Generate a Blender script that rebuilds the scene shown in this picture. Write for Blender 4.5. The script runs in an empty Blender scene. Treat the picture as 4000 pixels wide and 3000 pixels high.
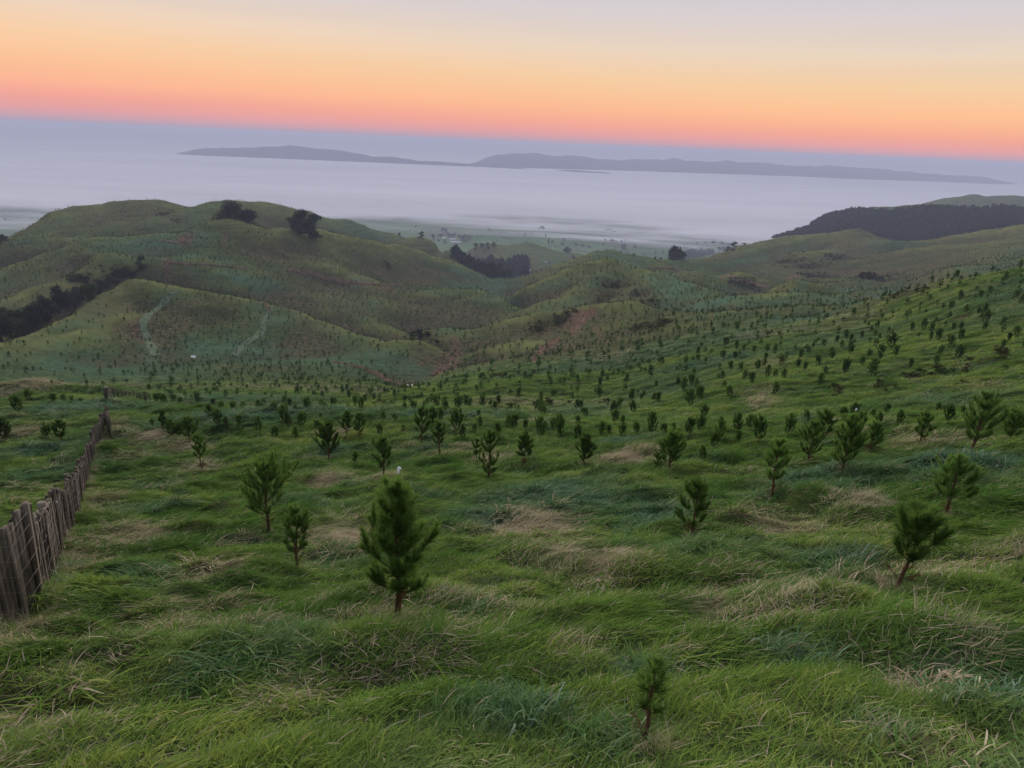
import bpy, bmesh, math, random
import numpy as np
from mathutils import Matrix, Vector

# ------------------------------------------------------------------ camera, sky, exposure
SC = bpy.context.scene
COL = SC.collection
EYE = 1.7
F = 2800.0                                   # focal length in photograph pixels (4000 wide)
PITCH, ROLL = math.radians(18.65), math.radians(2.4)
cp, sp = math.cos(PITCH), math.sin(PITCH)
cr, sr = math.cos(ROLL), math.sin(ROLL)
V_F = np.array([0, cp, -sp]); V_U0 = np.array([0, sp, cp]); V_R0 = np.array([1.0, 0, 0])
V_R = cr*V_R0 + sr*V_U0
V_U = cr*V_U0 - sr*V_R0
cam_data = bpy.data.cameras.new('camera')
cam_data.sensor_width = 36.0
cam_data.lens = 36.0*F/4000.0
cam_data.clip_start = 0.05
cam_data.clip_end = 400000.0
cam = bpy.data.objects.new('camera', cam_data)
m = Matrix.Identity(4)
for i in range(3):
    m[i][0] = V_R[i]; m[i][1] = V_U[i]; m[i][2] = -V_F[i]
m[2][3] = EYE
cam.matrix_world = m
COL.objects.link(cam)
SC.camera = cam

def s2l(c):
    return tuple(((x/255.0)/12.92 if x/255.0 <= 0.04045 else ((x/255.0+0.055)/1.055)**2.4) for x in c)

world = bpy.data.worlds.new('World')
SC.world = world
world.use_nodes = True
def build_world():
    nt = world.node_tree; nt.nodes.clear()
    N = nt.nodes.new; L = nt.links.new
    out = N('ShaderNodeOutputWorld'); bg = N('ShaderNodeBackground')
    tc = N('ShaderNodeTexCoord'); sep = N('ShaderNodeSeparateXYZ')
    L(tc.outputs['Generated'], sep.inputs[0])
    # elevation in degrees from the direction's height (dusk sky: belt of pink over a grey shadow band)
    asn = N('ShaderNodeMath'); asn.operation = 'ARCSINE'; L(sep.outputs['Z'], asn.inputs[0])
    deg = N('ShaderNodeMath'); deg.operation = 'MULTIPLY'; deg.inputs[1].default_value = 180/math.pi
    L(asn.outputs[0], deg.inputs[0])
    # horizon glow a little wider on the left (west) than on the right
    azx = N('ShaderNodeMapRange'); azx.inputs[1].default_value = -0.6; azx.inputs[2].default_value = 0.6
    azx.inputs[3].default_value = 0.95; azx.inputs[4].default_value = 1.05
    L(sep.outputs['X'], azx.inputs[0])
    mul = N('ShaderNodeMath'); mul.operation = 'MULTIPLY'
    L(deg.outputs[0], mul.inputs[0]); L(azx.outputs[0], mul.inputs[1])
    fac = N('ShaderNodeMapRange'); fac.inputs[1].default_value = -2; fac.inputs[2].default_value = 18
    L(mul.outputs[0], fac.inputs[0])
    def ramp(stops):
        r = N('ShaderNodeValToRGB'); e = r.color_ramp.elements
        while len(e) > 1: e.remove(e[-1])
        for i, (d, c) in enumerate(stops):
            p = (d+2)/20.0
            el = e[0] if i == 0 else e.new(p)
            el.position = p; el.color = (*s2l(c), 1)
        L(fac.outputs[0], r.inputs[0]); return r
    left = ramp(SKY_LEFT); right = ramp(SKY_RIGHT)
    fx = N('ShaderNodeMapRange'); fx.inputs[1].default_value = -0.55; fx.inputs[2].default_value = 0.5
    L(sep.outputs['X'], fx.inputs[0])
    mix = N('ShaderNodeMixRGB'); L(fx.outputs[0], mix.inputs[0])
    L(left.outputs[0], mix.inputs[1]); L(right.outputs[0], mix.inputs[2])
    # faint horizontal banding of very thin high cloud
    mp = N('ShaderNodeMapping'); mp.inputs['Scale'].default_value = (1.2, 1.2, 26)
    L(tc.outputs['Generated'], mp.inputs[0])
    nz = N('ShaderNodeTexNoise'); nz.inputs['Scale'].default_value = 2.2; nz.inputs['Detail'].default_value = 5
    L(mp.outputs[0], nz.inputs['Vector'])
    nr = N('ShaderNodeMapRange'); nr.inputs[1].default_value = 0.3; nr.inputs[2].default_value = 0.7
    nr.inputs[3].default_value = 0.985; nr.inputs[4].default_value = 1.015
    L(nz.outputs[0], nr.inputs[0])
    mm = N('ShaderNodeMixRGB'); mm.blend_type = 'MULTIPLY'; mm.inputs[0].default_value = 1
    L(mix.outputs[0], mm.inputs[1]); L(nr.outputs[0], mm.inputs[2])
    # higher sky (above the picture): brightened towards the zenith to light the ground
    up = N('ShaderNodeMapRange'); up.interpolation_type = 'SMOOTHSTEP'
    up.inputs[1].default_value = 0.17; up.inputs[2].default_value = 0.55
    up.inputs[3].default_value = 0; up.inputs[4].default_value = 1
    L(sep.outputs['Z'], up.inputs[0])
    hi = N('ShaderNodeMixRGB'); L(up.outputs[0], hi.inputs[0]); L(mm.outputs[0], hi.inputs[1])
    hi.inputs[2].default_value = (*ZENITH, 1)
    # the half of the sky behind the viewpoint is dimmer
    bk = N('ShaderNodeMapRange'); bk.inputs[1].default_value = -0.7; bk.inputs[2].default_value = 0.5; bk.inputs[3].default_value = 0.62; bk.inputs[4].default_value = 1.0
    L(sep.outputs['Y'], bk.inputs[0])
    bm = N('ShaderNodeMixRGB'); bm.blend_type = 'MULTIPLY'; bm.inputs[0].default_value = 1; L(hi.outputs[0], bm.inputs[1]); L(bk.outputs[0], bm.inputs[2])
    L(bm.outputs[0], bg.inputs[0]); bg.inputs[1].default_value = 1.0
    L(bg.outputs[0], out.inputs[0])

SKY_LEFT = [(-2, (156,150,175)), (-0.15, (167,164,188)), (0.12, (178,162,183)), (0.45, (205,163,174)), (0.95, (231,163,163)), (1.7, (244,168,152)), (2.5, (253,183,150)),
            (3.5, (254,195,152)), (5.0, (250,207,166)), (6.6, (240,213,188)), (8.6, (222,209,204)), (11, (200,198,210)), (18, (178,184,206))]
SKY_RIGHT = [(-2, (158,153,178)), (-0.25, (169,166,190)), (0.0, (180,164,185)), (0.28, (205,165,176)), (0.7, (231,165,165)), (1.4, (246,172,150)), (2.1, (253,185,148)),
             (2.9, (254,195,150)), (4.5, (246,207,164)), (6.6, (233,213,192)), (9.0, (216,208,209)), (12.0, (198,198,213)), (18, (180,188,212))]
ZENITH = (0.76, 0.81, 0.95)
build_world()
# soft low glow from straight ahead: the only lamp, wide and weak (the sun itself is down)
sun = bpy.data.lights.new('afterglow_sun', 'SUN')
sun.energy = 3.2; sun.angle = math.radians(18); sun.color = (1.0, 0.91, 0.80)
so = bpy.data.objects.new('afterglow_sun', sun); COL.objects.link(so)
so.rotation_euler = (math.radians(68), 0, math.radians(193))
SC.view_settings.view_transform = 'Standard'
SC.view_settings.look = 'None'
SC.view_settings.exposure = 0.0
SC.view_settings.gamma = 1.0
SC.view_settings.use_curve_mapping = False
SC.render.engine = 'CYCLES'
SC.cycles.use_denoising = True
SC.cycles.max_bounces = 6; SC.cycles.diffuse_bounces = 2; SC.cycles.transparent_max_bounces = 24
SC.cycles.volume_bounces = 0

# ------------------------------------------------------------------ small helpers
def tag(o, label=None, cat=None, group=None, kind=None):
    if label: o['label'] = label
    if cat: o['category'] = cat
    if group: o['group'] = group
    if kind: o['kind'] = kind
    return o

def mesh_np(name, verts, faces, mat=None, parent=None, smooth=False, link=True, attrs=None):
    """verts (n,3); faces (m,3) or (m,4) int array, or a list of such arrays."""
    me = bpy.data.meshes.new(name)
    verts = np.asarray(verts, np.float32)
    fl = faces if isinstance(faces, list) else [faces]
    fl = [np.asarray(f, np.int32) for f in fl if len(f)]
    me.vertices.add(len(verts)); me.vertices.foreach_set('co', verts.ravel())
    nl = sum(f.size for f in fl); nf = sum(len(f) for f in fl)
    me.loops.add(nl); me.loops.foreach_set('vertex_index', np.concatenate([f.ravel() for f in fl]))
    tot = np.concatenate([np.full(len(f), f.shape[1], np.int32) for f in fl])
    st = np.concatenate([[0], np.cumsum(tot)[:-1]]).astype(np.int32)
    me.polygons.add(nf); me.polygons.foreach_set('loop_start', st); me.polygons.foreach_set('loop_total', tot)
    if smooth: me.polygons.foreach_set('use_smooth', np.ones(nf, bool))
    if attrs:
        for k, a in attrs.items():
            a = np.asarray(a, np.float32)
            if a.ndim == 1:
                at = me.attributes.new(k, 'FLOAT', 'POINT'); at.data.foreach_set('value', a)
            else:
                at = me.attributes.new(k, 'FLOAT_COLOR', 'POINT')
                at.data.foreach_set('color', np.c_[a, np.ones(len(a))].astype(np.float32).ravel())
    me.update(); me.validate()
    if mat: me.materials.append(mat)
    o = bpy.data.objects.new(name, me)
    if link: COL.objects.link(o)
    if parent: o.parent = parent
    return o

def hash2(ix, iy, seed=0):
    h = (ix.astype(np.int64)*374761393 + iy.astype(np.int64)*668265263 + seed*974634777) & 0x7fffffff
    h = ((h ^ (h >> 13))*1274126177) & 0x7fffffff
    h = h ^ (h >> 16)
    return (h & 0xffffff)/float(0xffffff)

def vnoise(x, y, seed=0):
    x0 = np.floor(x); y0 = np.floor(y); fx = x-x0; fy = y-y0
    fx = fx*fx*fx*(fx*(fx*6-15)+10); fy = fy*fy*fy*(fy*(fy*6-15)+10)
    a = hash2(x0, y0, seed); b = hash2(x0+1, y0, seed); c = hash2(x0, y0+1, seed); d = hash2(x0+1, y0+1, seed)
    return (a*(1-fx)+b*fx)*(1-fy) + (c*(1-fx)+d*fx)*fy

def fbm(x, y, oct=4, seed=0, gain=0.5):
    s = 0; a = 1; t = 0
    c, sn = 0.8, 0.6
    for i in range(oct):
        s = s + a*(vnoise(x, y, seed+i*17)-0.5)*2; t += a; a *= gain
        x, y = (c*x - sn*y)*2.03+13.7, (sn*x + c*y)*2.03-7.1
    return s/t

def sstep(a, b, x):
    t = np.clip((x-a)/(b-a), 0, 1); return t*t*(3-2*t)

def pix_dir(u, v):
    x = (np.asarray(u, float)-2000)/F; y = -(np.asarray(v, float)-1500)/F
    return V_F[None, :] + np.atleast_1d(x)[:, None]*V_R + np.atleast_1d(y)[:, None]*V_U

def pix_az_t(u, v):
    d = pix_dir(u, v); h = np.hypot(d[:, 0], d[:, 1])
    return np.arctan2(d[:, 0], d[:, 1]), d[:, 2]/h

# ------------------------------------------------------------------ terrain: one height field on a polar grid round the viewpoint
PLAIN = -332.0                                # plain level relative to the eye
RIDGES = []
CTRL = []                                     # (az, ln r, slope t = height above eye / distance)
def put(u, v, r):
    az, t = pix_az_t(u, v); CTRL.append((az[0], math.log(r), t[0]))
def putz(az, r, z): CTRL.append((az, math.log(r), z/r))
def ridge(pts, drop=0.3, step=30.0, back=(0.06, 0.18)):
    """pts: (u, v, r) along a crest; the land falls away behind it at slope 'drop'."""
    P = np.array(pts, float)
    d = np.r_[0, np.cumsum(np.hypot(np.diff(P[:, 0]), np.diff(P[:, 1])))]
    s = np.linspace(0, d[-1], max(2, int(d[-1]/step)+1))
    u = np.interp(s, d, P[:, 0]); v = np.interp(s, d, P[:, 1]); lr = np.interp(s, d, np.log(P[:, 2]))
    az, t = pix_az_t(u, v)
    for a, l, tt in zip(az, lr, t):
        r = math.exp(l); CTRL.append((a, l, tt)); RIDGES.append((a, l, 1.0 if drop > .15 else .7))
        if drop:
            for b in back:
                rb = r*(1+b); z = max(tt*r - drop*b*r, PLAIN); putz(a, rb, z)
def rr(uv, anchors):
    """attach distances to a pixel polyline by interpolating anchors {u: r}."""
    ks = sorted(anchors); vs = [math.log(anchors[k]) for k in ks]
    return [(u, v, math.exp(np.interp(u, ks, vs))) for u, v in uv]

# near hillside below the camera
def near_z(x, y):
    yy = np.maximum(y, -3)
    z = -EYE - np.where(yy < 13, 0.46*yy, 5.98 + np.where(yy < 25, 0.36*(yy-13), 4.32+0.28*(yy-25)))
    lat = np.where(x > 0, x*(0.10+0.07*sstep(4, 18, yy)), x*(0.07+0.03*sstep(10, 30, yy)))
    return z + lat
for r in (1.2, 2, 3, 4.5, 6.5, 9, 12.5, 17, 23, 31):
    for a in np.radians(np.arange(-48, 49, 8)):
        putz(a, r, float(near_z(r*math.sin(a), r*math.cos(a))))
# bench edge and the lower bench on the left
ridge(rr([(0,1583),(200,1580),(420,1572),(600,1592),(800,1606),(1000,1612),(1250,1606),(1500,1604),(1750,1612),(2000,1625)],
         {0:82,420:80,700:60,1000:50,1500:46,2000:46}), drop=0.42, back=(0.15,0.4))
ridge(rr([(0,1520),(110,1512),(250,1524),(380,1542),(500,1556)], {0:130,500:112}), drop=0.35, back=(0.1,0.22))
for p in [(100,1550,105),(300,1556,104),(2300,1655,48),(2600,1660,48),(2900,1640,50),(3200,1620,50),(3500,1590,52),(3800,1545,56),(4000,1510,56),(3900,1610,42),(3600,1650,39)]: put(*p)
# basin and hill with the winding track
for p in [(560,1540,150),(750,1545,145),(1000,1558,130),(1200,1562,115),(1407,1598,82),(1250,1500,175),(1050,1500,178),(300,1485,190),(100,1470,200),
          (560,1480,190),(700,1480,192),(1000,1480,200),(1300,1450,225),(1300,1385,275),(560,1400,262),(560,1330,300),(750,1400,258),(750,1300,300),
          (1000,1400,262),(1000,1300,305),(300,1400,245),(100,1430,220),(880,1440,228),(1150,1400,260),(1150,1320,300),(880,1240,330),(700,1220,340),
          (1450,1500,170),(1400,1420,240),(1480,1400,250),(1400,1545,120)]: put(*p)
ridge(rr([(0,1405),(181,1342),(316,1288),(452,1252),(556,1238)], {0:232,556:330}), drop=0.12, back=(0.07,))
ridge(rr([(0,1355),(81,1324),(149,1288),(217,1256),(280,1224),(344,1184),(389,1157),(452,1125),(493,1093),(542,1084),(570,1086),(610,1098),
          (669,1109),(732,1123),(791,1136),(859,1152),(927,1166),(1000,1174),(1041,1188),(1113,1202),(1181,1220),(1249,1251),(1316,1279),(1384,1310),
          (1452,1324),(1502,1337)], {0:262,149:300,344:350,542:390,732:375,1000:352,1316:320,1502:290}), drop=0.42, back=(0.06,0.14))
# knob, flat pad, spurs on the right of the gully
ridge(rr([(1502,1337),(1583,1326),(1633,1331),(1678,1347),(1723,1369),(1782,1403)], {1502:285,1782:262}), drop=0.5, back=(0.035,))
for p in [(1550,1400,252),(1610,1432,238),(1700,1420,250),(1640,1490,212),(1690,1440,240),(1600,1500,200),(1560,1470,225)]: put(*p)
ridge(rr([(1455,1588),(1517,1541),(1568,1529),(1636,1516),(1662,1501),(1698,1475),(1745,1457),(1788,1443),(1871,1430)],
         {1455:118,1568:150,1662:176,1745:200,1871:222}), drop=0.35, back=(0.05,0.1))
ridge(rr([(1785,1399),(1842,1395),(1915,1369),(1987,1355),(2041,1344),(2100,1340)], {1785:258,2100:255}), drop=0.2, back=(0.05,))
ridge(rr([(1646,1290),(1769,1283),(1859,1282),(1904,1265),(2000,1240),(2090,1226),(2217,1219),(2271,1204),(2316,1202),(2384,1193),(2452,1185),
          (2497,1189),(2529,1202)], {1646:345,1859:330,2090:315,2529:300}), drop=0.42, back=(0.06,0.14))
for p in [(1850,1340,288),(1770,1345,290),(2000,1300,300),(2200,1275,288),(2400,1245,278),(2100,1385,228),(2300,1350,228),(2500,1290,238),
          (2000,1500,115),(2000,1440,175),(1950,1412,215),(1850,1500,138),(1800,1560,105),(1650,1592,92),(1750,1610,72),(2000,1600,82),(2200,1560,108),
          (2300,1630,68),(2450,1580,92),(2450,1450,142),(2300,1450,150),(2700,1620,60),(2700,1520,92),(2700,1400,128),(2700,1320,170),(2200,1480,130),
          (2600,1245,250),(2700,1260,225),(3000,1500,70),(3000,1400,108),(3000,1300,160),(2850,1260,215),(3050,1245,215),(3400,1500,70),(3400,1420,88),
          (3500,1300,128),(3500,1224,160),(3840,1200,128),(3800,1480,68),(3800,1400,84),(3700,1300,112),(4000,1400,76),(4000,1250,106),(3200,1330,130),
          (3300,1250,160)]: put(*p)
ridge(rr([(2700,1222),(2863,1219),(2989,1218),(3062,1208),(3170,1204),(3243,1212),(3290,1216)], {2700:265,3062:240,3290:225}), drop=0.22, back=(0.07,0.16))
ridge(rr([(3206,1239),(3315,1207),(3393,1190),(3500,1168),(3588,1148),(3678,1102),(3800,1086),(3900,1072),(4000,1056)],
         {3206:205,3393:205,3678:200,4000:165}), drop=0.35, back=(0.06,0.16))
# pyramid hill in the middle and the low country round it
ridge(rr([(2000,1140),(2090,1098),(2181,1057),(2271,1030),(2353,1012),(2389,1009),(2434,1025),(2488,1046),(2542,1057),(2588,1062),(2633,1084),
          (2678,1102),(2746,1125),(2814,1147),(2882,1168)], {2000:500,2389:560,2588:490,2746:425,2882:370}), drop=0.42, back=(0.06,0.15))
for p in [(2100,1180,430),(2300,1150,430),(2400,1100,485),(2500,1150,420),(2300,1080,495),(2600,1125,430),(2200,1200,395),(2080,1212,400),(2600,1182,372),
          (2750,1192,330),(2880,1200,300),(2480,1185,375)]: put(*p)
ridge([(2330,1075,492),(2250,1130,445),(2180,1180,410)], drop=0.1, back=(0.05,))
ridge([(2560,1075,475),(2470,1120,440),(2400,1165,405)], drop=0.1, back=(0.05,))
ridge(rr([(2149,1043),(2226,1016),(2316,983),(2353,971),(2393,972),(2430,989),(2497,1007),(2588,1014),(2700,1018)], {2149:700,2353:800,2700:900}), drop=0.3)
ridge(rr([(1836,989),(1904,967),(2000,965),(2059,953),(2090,958),(2149,976),(2203,989),(2271,996)], {1836:1500,2271:1450}), drop=0.2)
for p in [(2060,1010,1250),(1950,1010,1250),(2150,1020,1150),(1950,1085,960),(2050,1065,950),(2100,1080,850),(1990,1112,900)]: put(*p)
ridge(rr([(2810,1100),(2850,1070),(2890,1062),(2940,1075),(2975,1092)], {2810:620,2975:600}), drop=0.2, back=(0.06,))
ridge(rr([(2700,1085),(2740,1077),(2760,1090),(2790,1125)], {2690:540,2815:500}), drop=0.3, back=(0.05,))
ridge(rr([(3018,1124),(3080,1098),(3145,1091),(3181,1109),(3217,1134),(3250,1163)], {3018:430,3250:400}), drop=0.35, back=(0.06,0.14))
ridge(rr([(3224,1172),(3279,1160),(3315,1158),(3351,1171),(3398,1188)], {3224:350,3398:330}), drop=0.3, back=(0.06,0.14))
ridge([(3000,1162,330),(3100,1157,330),(3170,1160,325)], drop=0.2, back=(0.06,))
ridge([(3217,1128,560),(3350,1126,560),(3500,1126,540)], drop=0.02, back=(0.08,))
for p in [(3350,1150,480),(3450,1158,470),(3100,1085,650),(3300,1085,690),(3500,1105,600),(3300,1000,840),(3000,1060,740),(2920,1115,590),(3600,1000,800),
          (3800,960,800),(3900,1000,640),(3720,1055,560),(2780,1060,650),(2680,1062,660),(2850,1020,900),(3100,980,880),(3480,960,900)]: put(*p)
ridge([(3000,1040,800),(3150,985,860),(3250,960,900)], drop=0.12, back=(0.05,))
ridge([(3470,985,850),(3650,965,860),(3900,945,820)], drop=0.1, back=(0.05,))
ridge(rr([(2700,1018),(2768,1007),(2836,985),(2895,962),(2949,949),(3000,937),(3090,920),(3203,917),(3271,910),(3316,903),(3362,902),(3398,912),(3434,931),
          (3497,937),(3588,940),(3642,933),(3723,917),(3859,899),(4000,872)], {2700:1000,3000:1080,3434:1000,4000:950}), drop=0.3)
# wooded hill and the hill behind it
ridge(rr([(3000,945),(3068,921),(3158,887),(3217,847),(3271,829),(3362,816),(3429,826),(3479,830),(3520,818),(3588,812),(3646,805),(3696,812),(3768,816),
          (3859,814),(3927,809),(4000,821)], {3000:1600,3362:1750,4000:1700}), drop=0.35)
for p in [(3300,890,1450),(3600,900,1400),(3900,870,1400)]: put(*p)
ridge(rr([(3560,812),(3610,788),(3660,781),(3691,770),(3746,768),(3796,758),(3836,766),(3859,769),(3918,763),(4000,768)], {3560:2500,4000:2500}), drop=0.3)
# middle hill on the left with the cut track, shoulders, brown spur above the bush gully
ridge(rr([(0,1161),(45,1143),(113,1120),(203,1093),(271,1068),(307,1048),(344,1016),(362,989)], {0:400,362:490}), drop=0.2, back=(0.05,))
for p in [(150,1200,385),(300,1150,420),(450,1080,455),(0,1290,325),(200,1230,365),(450,970,520),(540,1010,505),(640,1000,515),(560,955,545),(620,1040,470),
          (760,1000,500),(900,1000,500),(900,1100,445),(800,1080,450),(900,920,545),(0,1090,490),(150,1050,500)]: put(*p)
ridge(rr([(0,1037),(90,1012),(181,980),(271,949),(316,937),(384,931),(520,926),(633,919),(723,899),(791,870),(845,857),(881,855),(931,863),(972,874),(1000,883)],
         {0:560,316:570,633:580,881:570,1000:575}), drop=0.33, back=(0.05,))
ridge(rr([(1000,883),(1045,888),(1158,892),(1244,886),(1316,908),(1384,926),(1452,944),(1542,962),(1633,985),(1723,1012),(1814,1048),(1881,1075),(1949,1107)],
         {1000:590,1244:650,1542:740,1814:800,1949:790}), drop=0.25)
ridge(rr([(1588,1106),(1678,1120),(1791,1127),(1850,1122),(1882,1125),(1927,1145),(2000,1174),(2071,1212)], {1588:560,1850:540,2071:440}), drop=0.25, back=(0.06,))
for p in [(1500,1200,425),(1300,1180,420),(1700,1200,455),(1900,1220,450),(1700,1275,375),(1550,1300,345),(1250,1100,500),(1100,1000,545),(1100,1100,470),
          (1000,1150,400),(1400,1040,590),(1500,1060,620),(1700,1070,690),(1800,1100,680),(1580,1120,530),(1350,1110,500),(1950,1262,400),(1450,1270,365)]: put(*p)
ridge([(1130,985,550),(1280,1040,520),(1480,1106,500)], drop=0.05, back=(0.05,))
# big hill at the far left and its long right-hand ridge
ridge(rr([(34,922),(90,901),(167,838),(253,807),(343,791),(429,780),(520,781),(628,779),(669,789),(705,798),(746,800),(791,791),(877,777),(931,780),(967,785),(1000,778),
          (1045,789),(1090,798),(1140,809),(1212,825),(1235,837),(1271,855),(1316,863),(1371,866),(1407,877),(1465,895),(1533,916),(1570,926)],
         {34:720,343:800,628:830,877:820,1235:900,1570:970}), drop=0.35, step=22)
ridge(rr([(1575,930),(1601,925),(1642,930),(1705,953),(1759,980),(1800,1010),(1845,1044),(1920,1068),(1972,1087),(2008,1120)], {1575:960,1720:920,2008:830}), drop=0.3, step=13)
for p in [(300,850,725),(600,850,725),(200,930,640),(450,885,665),(90,985,600),(0,960,640),(800,840,720)]: put(*p)
ridge([(430,850,750),(340,900,680),(290,940,630)], drop=0.06, back=(0.04,))
ridge([(700,820,770),(640,850,720)], drop=0.06, back=(0.04,))
# plain level behind everything
for a in np.linspace(-0.85, 0.20, 14): putz(a, 1750 if a < -0.05 else 1900, PLAIN)
for a in (-0.05, 0.03, 0.1, 0.2): putz(a, 1650, PLAIN)
for a in np.linspace(-0.85, -0.12, 8): putz(a, 1350, PLAIN+8)
for a in np.linspace(-0.85, 0.3, 12): putz(a, 2600, PLAIN-25)
for a in np.linspace(0.2, 0.85, 7): putz(a, 3300, PLAIN-10)
for a in np.linspace(-0.85, 0.85, 14): putz(a, 5000, PLAIN-60)

def solve_terrain():
    C = np.array(CTRL)
    # merge near-duplicates
    keep = []
    cell = {}
    for i, (a, l, t) in enumerate(C):
        k = (round(a/0.004), round(l/0.012))
        if k in cell: continue
        cell[k] = 1; keep.append(i)
    C = C[keep]
    X = C[:, 0]*1.6; Y = C[:, 1]; T = C[:, 2]
    c2 = 0.012**2
    D = np.sqrt((X[:, None]-X)**2 + (Y[:, None]-Y)**2 + c2)
    n = len(C)
    A = np.zeros((n+3, n+3)); A[:n, :n] = D - np.eye(n)*1.5e-3
    A[:n, n] = 1; A[:n, n+1] = X; A[:n, n+2] = Y; A[n:, :n] = A[:n, n:].T
    w = np.linalg.solve(A, np.r_[T, 0, 0, 0])
    ga = np.radians(np.linspace(-46, 46, 369)); gs = np.linspace(math.log(1.0), math.log(6500), 520)
    out = np.zeros((len(gs), len(ga)))
    for i, s in enumerate(gs):
        d = np.sqrt((ga[:, None]*1.6-X)**2 + (s-Y)**2 + c2)
        out[i] = d@w[:n] + w[n] + w[n+1]*ga*1.6 + w[n+2]*s
    return ga, gs, out
T_AZ, T_S, T_T = solve_terrain()
def ridge_field():
    """1 along the crest lines, fading down both sides"""
    out = np.zeros_like(T_T)
    for a, l, w in RIDGES:
        if l < math.log(140) or l > math.log(1300): continue
        j = np.where(np.abs(T_AZ-a) < .03)[0]; i = np.where(np.abs(T_S-l) < .12)[0]
        if len(i) == 0 or len(j) == 0: continue
        sb = np.ix_(i, j); g = w*np.exp(-((T_AZ[j]-a)/.011)[None, :]**2-((T_S[i]-l)/.030)[:, None]**2)
        out[sb] = np.maximum(out[sb], g)
    return out
RIDGE_F = ridge_field()
def ridge_at(x, y):
    fx = np.clip((np.arctan2(x, y)-T_AZ[0])/(T_AZ[1]-T_AZ[0]), 0, len(T_AZ)-1.001); fy = np.clip((np.log(np.maximum(np.hypot(x, y), 1))-T_S[0])/(T_S[1]-T_S[0]), 0, len(T_S)-1.001)
    i = fx.astype(int); k = fy.astype(int); fx = fx-i; fy = fy-k
    return (RIDGE_F[k, i]*(1-fx)+RIDGE_F[k, i+1]*fx)*(1-fy)+(RIDGE_F[k+1, i]*(1-fx)+RIDGE_F[k+1, i+1]*fx)*fy
def cubic(fr):
    return (((-0.5*fr+1)*fr-0.5)*fr, (1.5*fr-2.5)*fr*fr+1, ((-1.5*fr+2)*fr+0.5)*fr, (0.5*fr-0.5)*fr*fr)
def base_t(az, s):
    x = (np.clip(az, T_AZ[0], T_AZ[-1])-T_AZ[0])/(T_AZ[1]-T_AZ[0]); y = (np.clip(s, T_S[0], T_S[-1])-T_S[0])/(T_S[1]-T_S[0])
    xi = np.clip(np.floor(x).astype(int), 1, len(T_AZ)-3); yi = np.clip(np.floor(y).astype(int), 1, len(T_S)-3)
    wx = cubic(np.clip(x-xi, -1, 2)); wy = cubic(np.clip(y-yi, -1, 2))
    r = 0
    for j in range(4):
        for i in range(4):
            r = r + wy[j]*wx[i]*T_T[yi+j-1, xi+i-1]
    return r

def height(x, y):
    """ground height (world z) at x, y"""
    x = np.asarray(x, float); y = np.asarray(y, float)
    r = np.maximum(np.hypot(x, y), 0.6); az = np.arctan2(x, y)
    z = base_t(az, np.log(r))*r
    z = z + (PLAIN-40-z)*sstep(3300, 4300, r)
    # beside and behind the viewpoint: gently falling ridge top
    side = sstep(0.85, 1.6, np.abs(az))
    z = z*(1-side) + np.maximum(-1.7 - 0.02*r - 0.10*np.maximum(y, 0), PLAIN)*side
    # relief that the control lines do not carry: gullies, slumps, hummocks, tussocks
    a1 = np.clip(r*0.006, 0.0, 5.0)*sstep(60, 160, r)
    warp = fbm(x/90, y/90, 3, 5)*25
    z = z + a1*(fbm((x+warp)/70, (y-warp)/70, 4, 11))
    rg = 1-np.abs(fbm((x-warp)/55, (y+warp)/55, 3, 23))
    z = z - np.clip(r*0.0058, 0, 3.2)*sstep(90, 220, r)*(rg**3-0.35)
    z = z + 0.45*sstep(12, 60, r)*fbm(x/13, y/11, 3, 31)
    hum = fbm(x/1.9+0.3*y, y/1.0, 3, 41)
    z = z + 0.42*sstep(35, 80, r)*(1-sstep(300, 600, r))*(1-2*np.abs(fbm(x/5.2+0.4*y/5, y/3.2, 3, 45)))
    amp = 0.17*sstep(2.0, 6, r)
    bil = np.abs(fbm(x/1.7+0.25*y, y/1.15, 3, 47))*2.6-0.5
    z = z + amp*0.6*hum + 0.20*sstep(2.2, 5, r)*bil + 0.12*fbm(x/3.6, y/3.1, 2, 51)*sstep(1.5, 4, r)
    # the plain cuts the feet of the hills
    k = 3.0
    pl = PLAIN + 1.2*fbm(x/500, y/500, 2, 61)
    d = z-pl
    z = np.where(d > 20, z, pl + k*np.logaddexp(0, np.clip(d, -200, 20)/k))
    return z + EYE

def terrain_mesh():
    inner = np.radians(np.linspace(-43, 43, 1180))
    outer = np.radians(np.r_[np.linspace(43, 80, 120)[1:], np.linspace(80, 280, 60)[1:-1], np.linspace(280, 317, 120)[:-1]])
    az = np.r_[inner, outer]
    rad = np.exp(np.r_[np.linspace(math.log(0.9), math.log(3000), 1080), np.linspace(math.log(3000), math.log(140000), 60)[1:]])
    A, R = np.meshgrid(az, rad)
    X = R*np.sin(A); Y = R*np.cos(A)
    Z = height(X.ravel(), Y.ravel()).reshape(X.shape)
    return az, rad, X, Y, Z
G_AZ, G_R, G_X, G_Y, G_Z = terrain_mesh()
G_NI = 1180

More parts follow.
